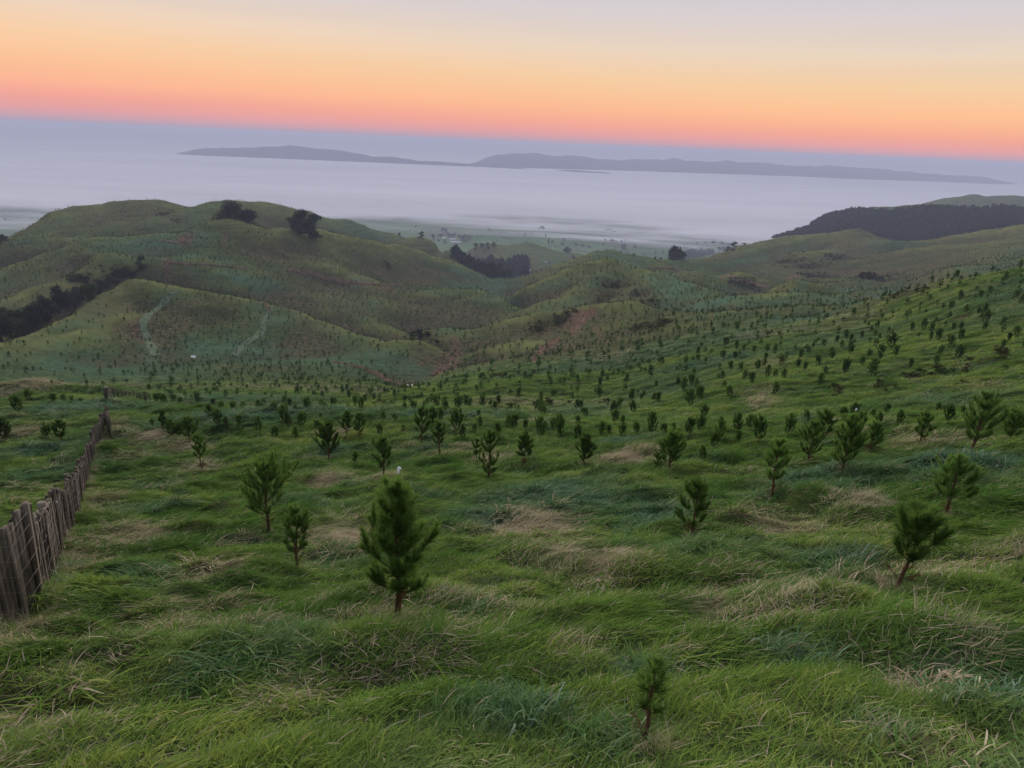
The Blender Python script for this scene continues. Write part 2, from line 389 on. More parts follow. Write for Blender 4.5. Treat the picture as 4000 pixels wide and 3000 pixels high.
def gz(x, y):
    """mesh height by bilinear lookup inside the viewed sector, else the function"""
    x = np.atleast_1d(np.asarray(x, float)); y = np.atleast_1d(np.asarray(y, float))
    az = np.arctan2(x, y); r = np.hypot(x, y)
    out_ = np.abs(az) > G_AZ[G_NI-1]
    fx = (az-G_AZ[0])/(G_AZ[1]-G_AZ[0]); i = np.clip(np.floor(fx).astype(int), 0, G_NI-2); fx = np.clip(fx-i, 0, 1)
    k = np.clip(np.searchsorted(G_R, r)-1, 0, len(G_R)-2); fy = np.clip((r-G_R[k])/(G_R[k+1]-G_R[k]), 0, 1)
    zz = (G_Z[k, i]*(1-fx)+G_Z[k, i+1]*fx)*(1-fy) + (G_Z[k+1, i]*(1-fx)+G_Z[k+1, i+1]*fx)*fy
    if out_.any(): zz[out_] = height(x[out_], y[out_])
    return zz

# first visible ground point along a pixel's ray
G_TT = (G_Z-EYE)/G_R[:, None]
def pick(u, v, rmin=1.5):
    a, t = pix_az_t(u, v); a = a[0]; t = t[0]
    x = (a-G_AZ[0])/(G_AZ[1]-G_AZ[0]); i = int(np.clip(math.floor(x), 0, G_NI-2)); f = x-i
    col = G_TT[:, i]*(1-f) + G_TT[:, i+1]*f
    ok = np.where((col >= t) & (G_R > rmin))[0]
    if len(ok) == 0: return None
    k = ok[0]
    if k > 0:
        c0, c1 = col[k-1], col[k]
        w = 0 if c1 == c0 else np.clip((t-c0)/(c1-c0), 0, 1)
        r = G_R[k-1]*(1-w)+G_R[k]*w
    else: r = G_R[k]
    x, y = r*math.sin(a), r*math.cos(a)
    return np.array([x, y, float(gz(x, y)[0])])
def at_range(u, r, v=1200):
    """ground point at range r in the direction of column u (at row v)"""
    a, _ = pix_az_t(u, v); x, y = r*math.sin(a[0]), r*math.cos(a[0])
    return np.array([x, y, float(gz(x, y)[0])])
HMAX = np.maximum.accumulate(G_TT[:, :G_NI], axis=0)
def visible(x, y, z):
    """share test: is a point (arrays) in frame and not hidden behind nearer ground"""
    az = np.arctan2(x, y); r = np.hypot(x, y)
    i = np.clip(np.round((az-G_AZ[0])/(G_AZ[1]-G_AZ[0])).astype(int), 0, G_NI-1)
    k = np.clip(np.searchsorted(G_R, r*0.985)-1, 0, len(G_R)-1)
    d = np.stack([x, y, z-EYE], -1)
    dep = d@V_F; uu = 2000+F*(d@V_R)/np.maximum(dep, 1e-6); vv = 1500-F*(d@V_U)/np.maximum(dep, 1e-6)
    inside = (dep > 0.5) & (uu > -60) & (uu < 4060) & (vv > -50) & (vv < 3100)
    return inside & ((z-EYE)/r >= HMAX[k, i]), uu, vv, dep

def ground_faces(nr, na):
    i = np.arange(nr-1)[:, None]*na; j = np.arange(na)[None, :]; j2 = (j+1) % na
    return np.stack([(i+j), (i+j2), (i+na+j2), (i+na+j)], -1).reshape(-1, 4)[:, ::-1]

# ------------------------------------------------------------------ what grows where (dry grass, frosted or lush grass, scrub), as world-space patches
BLOBS = {'dry': [], 'frost': [], 'scrub': [], 'dirt': []}
def blobs(kind, rows):
    for row in rows:
        u, v, ru, rv = row[:4]; s = row[4] if len(row) > 4 else 1.0
        p = pick(u, v)
        if p is None: continue
        l0 = math.log(math.hypot(p[0], p[1])); a0 = math.atan2(p[0], p[1])
        ls = []
        for dv in (-rv, rv):
            q = pick(u, v+dv)
            if q is not None:
                d = abs(math.log(math.hypot(q[0], q[1]))-l0)
                if d < 0.5: ls.append(d)
        wl = min(max(np.mean(ls) if ls else 0.08, 0.02), 0.4)
        BLOBS[kind].append((a0, l0, ru/F*1.05, wl, s))
blobs('dry', [(1330,2110,130,55),(2060,2085,170,50),(2180,2150,120,28,.8),(1240,1885,110,24),(2430,1795,110,26),(590,1705,80,20),(720,1745,70,15),(2350,2165,120,18),
  (500,2095,120,34,.8),(820,2255,120,40,.9),(1380,2625,110,32,.9),(1100,2705,110,36),(2760,2420,100,40,.8),(3730,2500,70,60),(3100,2335,120,36,.7),(3340,1935,50,25),
  (2660,2585,80,30,.8),(1900,1795,60,18),(3600,1725,100,18,.8),(700,2960,80,30),(3620,2920,90,50),(3000,2080,160,30,.7),(3560,2700,120,40,.6),(1300,1700,60,12),
  (760,1830,70,20,.8),(900,2120,90,25,.7),(1800,2440,120,25,.6),(2250,2520,100,30,.6),(1600,2560,160,24,.8),(3900,2150,80,25,.7),(400,1990,40,50,.8),
  (330,2200,40,60,.9),(150,2420,50,50),(440,1680,25,30),(60,1690,90,18,.7),(2900,1990,80,16,.6),(1470,1870,60,16,.7),(2950,2860,80,30,.6),(330,2560,120,40,.7),
  (300,1170,190,50),(150,1280,130,55),(420,1190,110,60),(640,1270,120,45,.9),(150,1490,170,40),(520,1310,70,45),(1150,1000,220,60,.8),(1300,1170,230,60,.8),(1700,1200,160,50),
  (400,830,260,60,.9),(1000,830,160,40,.8),(1660,1390,60,40),(2100,1290,150,40,.7),(2450,1345,220,40,.8),(3500,1060,260,60,.7),(3150,1050,160,45,.8),(3340,915,70,22),
  (2300,1150,130,40,.6),(2480,1165,110,30,.6),(150,1000,150,40,.6),(1600,1240,140,60,.7),(2060,1010,80,15,.7),(800,1180,120,20,.8),(1250,1260,110,20,.8),(3000,1300,120,20,.7),
  (3300,1210,120,14,.7),(2960,1560,40,40,.8),(2990,1430,60,20,.9),(880,900,90,40,.6),(3700,980,150,40,.5)])
blobs('frost', [(2150,1955,300,62),(1900,2015,140,50),(2520,2030,130,40,.9),(3250,2190,170,55,.9),(3100,2565,120,60),(3800,2715,220,60),(1950,2800,170,80,.9),(870,2590,170,45,.8),
  (1100,2480,180,40,.6),(1850,2380,120,40,.6),(2480,2620,90,50,.9),(600,2270,80,50,.7),(3700,1790,260,22,.9),(3200,1890,150,24,.8),(2420,1720,90,12),(1280,1750,130,16,.7),
  (1000,1612,420,13),(300,1592,260,18),(1700,1628,320,13),(100,1760,160,22,.9),(200,1850,150,16,.7),(1650,1755,130,12,.6),(3500,2880,200,70,.7),(2350,2900,160,60,.6),
  (600,962,170,40),(1000,1108,150,32),(1890,1123,100,14),(590,1370,35,55),(930,1385,240,42,.9),(480,1445,260,55,.7),(1240,1400,150,45,.6),(2750,1188,160,22),(2650,1105,100,30,.9),
  (2330,1085,60,20,.7),(2800,1415,240,22,.7),(700,912,90,12,.8),(1420,925,120,12,.7),(2200,1440,160,22,.7),(3020,1180,140,20,.7),(3160,1240,120,14,.8),(1640,1465,40,30,.7),
  (2600,1520,200,30,.5),(3250,1330,160,30,.5),(1750,1290,60,8,.8),(3700,1560,160,20,.6),(1150,1060,90,12,.5),(3300,1135,120,8,.8),(2160,1120,80,20,.6),(2250,1600,150,20,.6)])
blobs('scrub', [(2400,1118,50,12),(2370,1172,62,15),(2530,1182,40,8),(2480,1150,25,8),(3080,1020,60,20),(3160,1040,60,14),(3260,1005,40,12),(1640,1305,62,20),(2190,1245,40,20),(2110,1280,50,22),
  (2220,1225,26,14),(2560,1282,60,18),(2500,1275,30,10),(2600,1262,40,12),(3900,1400,110,30,.7),(3450,1500,210,36,.7),(1500,1590,75,22),(1950,1470,80,14,.8),(2060,1465,50,14,.8),(2010,1590,80,18,.6),
  (2170,1585,60,14,.7),(3700,1470,120,30,.6),(2380,1570,110,18,.5),(310,1085,45,14),(480,1065,50,12),(3400,1085,60,8),(2900,1112,60,8),(3180,1082,60,6),(3550,1145,60,6,.8),
  (640,840,25,8,.8),(690,865,14,5,.8),(1510,1035,15,10),(1020,2095,60,16,.5),(3320,1990,60,20,.5)])

blobs('dirt', [(2300,1220,26,9),(2284,1236,24,10),(2268,1254,22,11),(2250,1274,18,11),(2236,1292,12,9),(2256,1222,26,10,.8),(2236,1240,22,10,.8),(2222,1254,16,9,.7),
  (2166,1334,18,6),(2146,1348,18,7),(2124,1364,16,8),(2104,1382,14,8),(2088,1396,10,7),(3092,1082,14,7,.9),(3108,1078,14,6,.8),(652,1026,12,8),(648,1046,7,12,.7),(650,1075,9,14,.5),
  (718,938,22,7,.9),(1490,1112,60,6,.7),(1510,1592,40,14,.7),(1770,1440,28,10,.7),(1730,1454,18,9,.7),(880,935,10,6,.5),(545,1275,14,6,.5),(1940,1480,24,8,.5),(1990,1467,20,8,.5)])

def patches(kind, x, y):
    az = np.arctan2(x, y); r = np.hypot(x, y); l = np.log(np.maximum(r, 0.5))
    w1 = fbm(az*60+l*7, l*22, 3, 71); w2 = fbm(az*60+9, l*22+l*5, 3, 72)
    out = np.zeros_like(az)
    for a0, l0, wa, wl, s in BLOBS[kind]:
        sel = (np.abs(az-a0) < 3*wa) & (np.abs(l-l0) < 3*wl)
        if not sel.any(): continue
        da = (az[sel]-a0)/wa + 0.55*w1[sel]; dl = (l[sel]-l0)/wl + 0.55*w2[sel]
        out[sel] = np.maximum(out[sel], s*np.clip(1.35*np.exp(-(da*da+dl*dl)), 0, 1))
    return out

def surf(x, y, slope_x=None, slope=None, tpi=None):
    """dry, frost, scrub in 0..1 at points"""
    r = np.hypot(x, y)
    dry = patches('dry', x, y); fro = patches('frost', x, y); scr = patches('scrub', x, y)
    near = 1-sstep(40, 120, r)
    n1 = fbm(x/3.1, y/1.7, 4, 81); n2 = fbm(x/2.6+5, y/2.0, 4, 83)
    dry = np.maximum(dry, near*0.5*sstep(0.32, 0.62, n1)); fro = np.maximum(fro, near*0.55*sstep(0.2, 0.55, n2))
    m1 = fbm(x/38, y/30, 4, 85); m2 = fbm(x/45+3, y/38, 4, 87); far = 1-near
    if slope is not None:
        face = sstep(0.28, 0.62, slope)
        dry = np.maximum(dry, far*np.clip(0.40*face + 0.5*sstep(0.05, 0.42, slope_x) + 0.45*sstep(0.0, 0.5, m1), 0, 0.95)*(1-0.6*fro))
        fro = np.maximum(fro, far*0.7*(1-sstep(0.12, 0.34, slope))*sstep(-0.2, 0.35, m2))
    if tpi is not None:                       # rank brown growth and painted-in valley shade in the gullies, short bright grass on the crests
        dry = np.clip(dry + far*0.45*sstep(0.1, 0.9, -tpi) - far*0.35*sstep(0.15, 0.9, tpi), 0, 1)
    scr = np.maximum(scr*np.clip(0.75+1.4*fbm(x/7, y/6, 3, 91), 0, 1), far*0.6*sstep(0.5, 0.75, fbm(x/26+40, y/22, 4, 89)))
    green_slope = sstep(0.0, 0.25, np.arctan2(x, y))*(1-sstep(190, 240, r))*sstep(45, 90, r)   # the lush right-hand slope
    dry = dry*(1-0.55*green_slope)
    return np.clip(dry, 0, 1), np.clip(fro*(1-0.6*dry), 0, 1), np.clip(scr, 0, 1)

# ------------------------------------------------------------------ materials
def new_mat(name):
    mt = bpy.data.materials.new(name); mt.use_nodes = True
    nt = mt.node_tree; nt.nodes.clear()
    out = nt.nodes.new('ShaderNodeOutputMaterial')
    return mt, nt, nt.nodes.new, nt.links.new, out
def plain_mat(name, col, rough=0.85, var=0.25, scale=8.0, spec=0.2, metallic=0.0, stretch=(1, 1, 1), bump=0.0):
    mt, nt, N, L, out = new_mat(name)
    p = N('ShaderNodeBsdfPrincipled'); p.inputs['Roughness'].default_value = rough
    p.inputs['Specular IOR Level'].default_value = spec; p.inputs['Metallic'].default_value = metallic
    tc = N('ShaderNodeTexCoord'); mp = N('ShaderNodeMapping'); mp.inputs['Scale'].default_value = stretch
    nz = N('ShaderNodeTexNoise'); nz.inputs['Scale'].default_value = scale; nz.inputs['Detail'].default_value = 5
    L(tc.outputs['Object'], mp.inputs[0]); L(mp.outputs[0], nz.inputs['Vector'])
    oi = N('ShaderNodeObjectInfo'); ad = N('ShaderNodeMath'); ad.operation = 'MULTIPLY_ADD'
    ad.inputs[1].default_value = 0.35; L(oi.outputs['Random'], ad.inputs[0]); L(nz.outputs[0], ad.inputs[2])
    mr = N('ShaderNodeMapRange'); mr.inputs[1].default_value = 0.3; mr.inputs[2].default_value = 1.0
    mr.inputs[3].default_value = 1-var; mr.inputs[4].default_value = 1+var
    L(ad.outputs[0], mr.inputs[0])
    mx = N('ShaderNodeMixRGB'); mx.blend_type = 'MULTIPLY'; mx.inputs[0].default_value = 1; mx.inputs[1].default_value = (*col, 1)
    L(mr.outputs[0], mx.inputs[2]); L(mx.outputs[0], p.inputs['Base Color'])
    if bump:
        b = N('ShaderNodeBump'); b.inputs['Strength'].default_value = bump; b.inputs['Distance'].default_value = 0.01
        L(nz.outputs[0], b.inputs['Height']); L(b.outputs[0], p.inputs['Normal'])
    L(p.outputs[0], out.inputs[0]); return mt

C_LIME = (0.090, 0.110, 0.034); C_GREEN = (0.027, 0.046, 0.021); C_TEAL = (0.060, 0.114, 0.074)
C_DRY = (0.125, 0.098, 0.056); C_SCRUB = (0.030, 0.027, 0.014); C_DEEP = (0.030, 0.055, 0.018)

def ground_material():
    mt, nt, N, L, out = new_mat('pasture')
    geo = N('ShaderNodeNewGeometry')
    def noise(scale, stretch=(1, 1, 1), detail=4, rough=0.55, rot=0):
        mp = N('ShaderNodeMapping'); mp.inputs['Scale'].default_value = stretch; mp.inputs['Rotation'].default_value = (0, 0, rot)
        L(geo.outputs['Position'], mp.inputs[0])
        nz = N('ShaderNodeTexNoise'); nz.inputs['Scale'].default_value = scale; nz.inputs['Detail'].default_value = detail
        nz.inputs['Roughness'].default_value = rough; L(mp.outputs[0], nz.inputs['Vector']); return nz.outputs[0]
    def rng(x, a, b, c=0, d=1):
        m_ = N('ShaderNodeMapRange'); m_.inputs[1].default_value = a; m_.inputs[2].default_value = b
        m_.inputs[3].default_value = c; m_.inputs[4].default_value = d; L(x, m_.inputs[0]); return m_.outputs[0]
    def mix(f, a, b, mode='MIX'):
        m_ = N('ShaderNodeMixRGB'); m_.blend_type = mode
        for s, i in ((f, 0), (a, 1), (b, 2)):
            if isinstance(s, (int, float)): m_.inputs[i].default_value = s
            elif isinstance(s, tuple): m_.inputs[i].default_value = (*s, 1)
            else: L(s, m_.inputs[i])
        return m_.outputs[0]
    def mth(op, a, b):
        m_ = N('ShaderNodeMath'); m_.operation = op; m_.use_clamp = True
        for s, i in ((a, 0), (b, 1)):
            if isinstance(s, (int, float)): m_.inputs[i].default_value = s
            else: L(s, m_.inputs[i])
        return m_.outputs[0]
    def attr(k):
        a = N('ShaderNodeAttribute'); a.attribute_name = k; return a.outputs['Fac']
    wave = noise(0.55, (1, 1, 3.2), 5, 0.65)          # clumps of blown-over grass, a metre or two across
    fine = noise(2.6, (1, 1.6, 2.5), 4, 0.7)
    broad = noise(0.05, (1, 1, 2), 4)
    terr = noise(0.16, (0.25, 0.25, 3.4), 3, 0.6)     # sheep terracettes along the contour
    g = mix(rng(wave, 0.43, 0.57), C_GREEN, C_LIME)
    g = mix(rng(fine, 0.32, 0.5, 0.75, 0), g, C_DEEP)
    g = mix(rng(broad, 0.35, 0.7, 0.0, 0.45), g, C_GREEN)
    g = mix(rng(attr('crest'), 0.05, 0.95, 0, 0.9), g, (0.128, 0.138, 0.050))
    g = mix(rng(attr('crest'), -0.05, -0.6, 0, 0.8), g, (0.024, 0.032, 0.017))  # darker gullies: rank growth plus valley shade put into the colour
    fr = mth('MULTIPLY', attr('frost'), rng(wave, 0.28, 0.6, 0.35, 1.0))
    g = mix(fr, g, C_TEAL)
    dr = mth('MULTIPLY', attr('dry'), rng(wave, 0.40, 0.56, 0.35, 1.0))
    dcol = mix(rng(wave, 0.38, 0.62), (0.048, 0.040, 0.024), C_DRY)
    g = mix(dr, g, dcol)
    g = mix(rng(terr, 0.46, 0.57, 0, 0.45), g, (0.045, 0.055, 0.026))
    sc = mth('MULTIPLY', attr('scrub'), rng(fine, 0.25, 0.5, 0.3, 0.8))
    g = mix(sc, g, C_SCRUB)
    dm = mth('MULTIPLY', attr('dirt'), rng(fine, 0.2, 0.45, 0.55, 1.0))
    g = mix(dm, g, mix(rng(wave, 0.4, 0.6), (0.055, 0.036, 0.027), (0.165, 0.105, 0.075)))
    # fields on the plain: wet bright pasture with paddocks of slightly different green
    vo = N('ShaderNodeTexVoronoi'); vo.inputs['Scale'].default_value = 1/150
    mpv = N('ShaderNodeMapping'); mpv.inputs['Scale'].default_value = (1, 0.55, 0); mpv.inputs['Rotation'].default_value = (0, 0, 0.3)
    L(geo.outputs['Position'], mpv.inputs[0]); L(mpv.outputs[0], vo.inputs['Vector'])
    sepc = N('ShaderNodeSeparateColor'); L(vo.outputs['Color'], sepc.inputs[0])
    fcol = mix(sepc.outputs[0], (0.055, 0.105, 0.040), (0.105, 0.175, 0.060))
    fcol = mix(rng(sepc.outputs[1], 0.7, 1, 0, 0.6), fcol, (0.13, 0.12, 0.07))
    fcol = mix(rng(noise(0.02), 0.3, 0.7, 0, 0.5), fcol, (0.06, 0.10, 0.045))
    g = mix(attr('plain'), g, fcol)
    d = N('ShaderNodeBsdfDiffuse'); L(g, d.inputs[0])
    hgt = mth('ADD', wave, 0.0)
    b1 = N('ShaderNodeBump'); b1.inputs['Strength'].default_value = 0.8; b1.inputs['Distance'].default_value = 0.55
    L(wave, b1.inputs['Height'])
    b2 = N('ShaderNodeBump'); b2.inputs['Strength'].default_value = 0.6; b2.inputs['Distance'].default_value = 0.9
    L(terr, b2.inputs['Height']); L(b1.outputs[0], b2.inputs['Normal'])
    L(b2.outputs[0], d.inputs['Normal'])
    L(d.outputs[0], out.inputs[0]); return mt
M_GROUND = ground_material()

def build_ground():
    X, Y, Z = G_X, G_Y, G_Z
    # slopes on the grid
    dr = np.gradient(Z, axis=0)/np.maximum(np.gradient(G_R)[:, None], 1e-6)
    da = np.zeros_like(Z)
    dA = G_AZ[1]-G_AZ[0]
    da[:, 1:G_NI-1] = (Z[:, 2:G_NI]-Z[:, :G_NI-2])/(2*dA*G_R[:, None])
    # smooth along rows and columns so that only the landform counts
    def sm(a, n):
        k = np.ones(n)/n
        return np.apply_along_axis(lambda c: np.convolve(np.pad(c, n//2, mode='edge'), k, 'valid'), 0, a)
    slope = np.hypot(sm(dr, 9), sm(da, 9))
    sx = sm(da, 9)
    zz = Z.ravel()-EYE
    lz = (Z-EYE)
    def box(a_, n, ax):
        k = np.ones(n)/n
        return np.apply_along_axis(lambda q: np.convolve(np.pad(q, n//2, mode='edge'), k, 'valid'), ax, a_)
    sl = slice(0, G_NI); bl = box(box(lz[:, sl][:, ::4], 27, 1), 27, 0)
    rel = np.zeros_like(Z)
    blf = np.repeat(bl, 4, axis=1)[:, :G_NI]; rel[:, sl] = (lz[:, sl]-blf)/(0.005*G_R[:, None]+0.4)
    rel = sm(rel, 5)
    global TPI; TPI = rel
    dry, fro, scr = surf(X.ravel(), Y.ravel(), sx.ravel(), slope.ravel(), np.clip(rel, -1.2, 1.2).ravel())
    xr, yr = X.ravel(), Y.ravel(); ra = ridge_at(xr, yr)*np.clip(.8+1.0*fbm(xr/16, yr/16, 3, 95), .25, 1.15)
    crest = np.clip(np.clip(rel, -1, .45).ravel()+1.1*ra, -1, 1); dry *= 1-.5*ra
    plain = 1-sstep(PLAIN+9, PLAIN+24, zz)
    dirt = np.clip(patches('dirt', X.ravel(), Y.ravel())*1.2, 0, 1)
    for k in (dry, fro, scr): k *= (1-plain)
    v = np.stack([X.ravel(), Y.ravel(), Z.ravel()], -1)
    fc = ground_faces(*X.shape)
    n = len(v); v = np.r_[v, [[0, 0, float(Z[0].mean())]]]
    na = X.shape[1]; j = np.arange(na)
    fan = np.stack([j, np.full(na, n), (j+1) % na], -1)[:, ::-1]
    pad = lambda a: np.r_[a, 0]
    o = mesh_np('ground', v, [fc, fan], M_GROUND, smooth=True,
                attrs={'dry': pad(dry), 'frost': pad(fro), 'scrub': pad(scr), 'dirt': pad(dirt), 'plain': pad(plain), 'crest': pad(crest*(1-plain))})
    return tag(o, kind='structure')
GROUND = build_ground()

# ------------------------------------------------------------------ far ranges standing out of the fog
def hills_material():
    return plain_mat('far_bush_haze_tint', (0.040, 0.050, 0.085), 0.95, 0.5, 0.004, 0.0)  # dark bush with the blue of distance haze mixed into its colour
M_FAR = hills_material()
FOGZ = PLAIN + 42 + EYE                            # top of the fog sea
def far_range(name, crest, r0, depth, seed, rough=1.0):
    P = np.array(crest, float)
    u = np.linspace(P[0, 0], P[-1, 0], 420); v = np.interp(u, P[:, 0], P[:, 1])
    az, t = pix_az_t(u, v)
    ks = np.linspace(-1, 1.2, 30)
    X = []; 
    r0 = np.linspace(r0[0], r0[1], len(u))
    for k in ks:
        r = r0 + k*depth
        zc = t*r0 + EYE
        x = r*np.sin(az); y = r*np.cos(az)
        prof = np.clip(1-np.abs(k)**1.25, -0.4, 1)
        spur = fbm(x/900, y/1500, 4, seed)*0.30*rough*(1-np.exp(-(k*3.5)**2))
        jag = fbm(x/300, y/300, 5, seed+3)*30*rough
        end = sstep(0, 46, np.minimum(np.arange(len(u)), len(u)-1-np.arange(len(u))))
        base = FOGZ-110
        z = base + (zc-base)*(prof*(1+spur))*(0.45+0.55*end) + jag*np.clip(prof, 0, 1)*end
        X.append(np.stack([x, y, z], -1))
    V = np.array(X); nr, na = V.shape[:2]
    i = np.arange(nr-1)[:, None]*na; j = np.arange(na-1)[None, :]
    fc = np.stack([i+j, i+na+j, i+na+j+1, i+j+1], -1).reshape(-1, 4)[:, ::-1]
    o = mesh_np(name, V.reshape(-1, 3), fc, M_FAR, smooth=True)
    return tag(o, kind='structure')
far_range('far_hills', [(1690,650),(1780,640),(1850,626),(1900,613),(1960,603),(2030,598),(2100,597),(2150,606),(2210,602),(2270,608),(2350,621),(2420,628),(2520,623),(2600,624),
  (2635,617),(2680,628),(2720,625),(2800,629),(2845,622),(2900,638),(2980,636),(3060,642),(3180,652),(3220,648),(3280,647),(3350,655),(3420,661),(3470,659),(3500,665),
  (3600,675),(3700,684),(3800,690),(3900,697),(3990,704),(4090,716)], (9400, 13200), 1400, 301)
far_range('far_hills', [(600,580),(690,579),(770,576),(850,578),(1000,574),(1080,571),(1130,567),(1170,573),(1250,580),(1350,593),(1450,609),(1540,614),(1640,626),(1750,634),
  (1850,642),(1950,648),(2050,656),(2150,663),(2350,671),(2550,680)], (9800, 8200), 650, 311, 0.8)
far_range('far_hills', [(1380,594),(1480,598),(1560,601),(1640,606),(1720,603),(1800,603),(1850,611),(1900,617)], (21000, 21000), 1500, 321, 0.5)

# ------------------------------------------------------------------ the sea of fog over the plain
def fog_material():
    mt, nt, N, L, out = new_mat('fog')
    geo = N('ShaderNodeNewGeometry')
    def noise(scale, stretch, detail, rough=0.5, dist=0.0):
        mp = N('ShaderNodeMapping'); mp.inputs['Scale'].default_value = stretch
        L(geo.outputs['Position'], mp.inputs[0])
        nz = N('ShaderNodeTexNoise'); nz.inputs['Scale'].default_value = scale; nz.inputs['Detail'].default_value = detail
        nz.inputs['Roughness'].default_value = rough; nz.inputs['Distortion'].default_value = dist
        L(mp.outputs[0], nz.inputs['Vector']); return nz.outputs[0]
    at = N('ShaderNodeAttribute'); at.attribute_name = 'cover'
    s1 = noise(0.0035, (0.30, 1.0, 1.0), 6, 0.6, 0.4)
    s2 = noise(0.0012, (0.25, 1.0, 1.0), 3, 0.5, 0.2)
    a = N('ShaderNodeMath'); a.operation = 'MULTIPLY_ADD'; a.inputs[1].default_value = 1.5; a.inputs[2].default_value = -0.75; L(s1, a.inputs[0])
    b = N('ShaderNodeMath'); b.operation = 'MULTIPLY_ADD'; b.inputs[1].default_value = 0.9; b.inputs[2].default_value = -0.45; L(s2, b.inputs[0])
    ab = N('ShaderNodeMath'); ab.operation = 'ADD'; L(a.outputs[0], ab.inputs[0]); L(b.outputs[0], ab.inputs[1])
    # streaks matter at the ragged edge and vanish where the fog is deep
    sm = N('ShaderNodeMath'); sm.operation = 'ADD'; L(at.outputs['Fac'], sm.inputs[0]); L(ab.outputs[0], sm.inputs[1])
    al = N('ShaderNodeMapRange'); al.interpolation_type = 'SMOOTHSTEP'; al.inputs[1].default_value = 0.05; al.inputs[2].default_value = 1.05
    L(sm.outputs[0], al.inputs[0])
    # slightly thicker and thinner bands change how white the top is
    s3 = noise(0.0016, (0.22, 1.0, 1.0), 6, 0.6, 0.3)
    mr = N('ShaderNodeMapRange'); mr.inputs[1].default_value = 0.3; mr.inputs[2].default_value = 0.7; mr.inputs[3].default_value = 0.80; mr.inputs[4].default_value = 0.97
    L(s3, mr.inputs[0])
    col = N('ShaderNodeMixRGB'); col.blend_type = 'MULTIPLY'; col.inputs[0].default_value = 1; col.inputs[1].default_value = (0.95, 0.93, 1.0, 1)
    L(mr.outputs[0], col.inputs[2])
    d = N('ShaderNodeBsdfDiffuse'); L(col.outputs[0], d.inputs[0])
    bp = N('ShaderNodeBump'); bp.inputs['Strength'].default_value = 0.5; bp.inputs['Distance'].default_value = 18
    L(s1, bp.inputs['Height']); L(bp.outputs[0], d.inputs['Normal'])
    tl = N('ShaderNodeBsdfTranslucent'); L(col.outputs[0], tl.inputs[0]); dt = N('ShaderNodeMixShader'); dt.inputs[0].default_value = 0.35
    L(d.outputs[0], dt.inputs[1]); L(tl.outputs[0], dt.inputs[2])
    tr = N('ShaderNodeBsdfTransparent'); mx = N('ShaderNodeMixShader')
    L(al.outputs[0], mx.inputs[0]); L(tr.outputs[0], mx.inputs[1]); L(dt.outputs[0], mx.inputs[2]); L(mx.outputs[0], out.inputs[0])
    return mt
M_FOG = fog_material()
EDGE = np.array([(-400,860),(0,872),(200,878),(1200,882),(1450,888),(1700,895),(2050,908),(2300,924),(2550,944),(2750,974),(2950,998),(3150,1005),(4400,1005)], float)
def fog_sheet(name, low, top, shift, soft, dens, front=False):
    """fog whose top sinks to the fields at its ragged near edge"""
    az0, t0 = pix_az_t(EDGE[:, 0], EDGE[:, 1]); re = (PLAIN+8)/t0
    az = np.radians(np.linspace(-60, 60, 500)); rad = np.exp(np.linspace(math.log(1400), math.log(130000), 190))
    A, R = np.meshgrid(az, rad); X = R*np.sin(A); Y = R*np.cos(A)
    edge = np.interp(A, az0, re)*shift
    edge = edge*(1+0.10*fbm(X/420, Y/300, 3, 331))
    cov = np.clip((R-edge)/(soft*edge), -1.5, 2.5)*dens
    if front: cov = np.where(R > edge*1.25, cov-3.0*(R/(edge*1.25)-1)/0.3, cov)
    Z = EYE+PLAIN+low+(top-low)*sstep(0.2, 2.4, cov) + (3.0*fbm(X/900, Y/260, 4, 333) + 7*fbm(X/3200, Y/1300, 3, 335))*sstep(.5, 2.4, cov)
    nr, na = R.shape
    i = np.arange(nr-1)[:, None]*na; j = np.arange(na-1)[None, :]
    fc = np.stack([i+j, i+na+j, i+na+j+1, i+j+1], -1).reshape(-1, 4)[:, ::-1]
    o = mesh_np(name, np.stack([X, Y, Z], -1).reshape(-1, 3), fc, M_FOG, smooth=True, attrs={'cover': cov.ravel()})
    return tag(o, kind='stuff')
fog_sheet('fog_bank', 5, 42, 1.0, 0.22, 1.0)
fog_sheet('fog_bank', 9, 12, 0.83, 0.40, 0.72, True)

# ------------------------------------------------------------------ air
def haze():
    mt, nt, N, L, out = new_mat('haze')
    v = N('ShaderNodeVolumePrincipled')
    v.inputs['Color'].default_value = (0.70, 0.75, 1.0, 1); v.inputs['Density'].default_value = 1.4e-4; v.inputs['Anisotropy'].default_value = 0.0
    L(v.outputs[0], out.inputs['Volume'])
    a = 150000; z0, z1 = PLAIN-140, EYE+6.0
    v_ = [(x, y, z) for z in (z0, z1) for y in (-a, a) for x in (-a, a)]
    f = [(0, 2, 3, 1), (4, 5, 7, 6), (0, 1, 5, 4), (2, 6, 7, 3), (0, 4, 6, 2), (1, 3, 7, 5)]
    o = mesh_np('haze', v_, np.array(f), mt)
    return tag(o, kind='stuff')
haze()

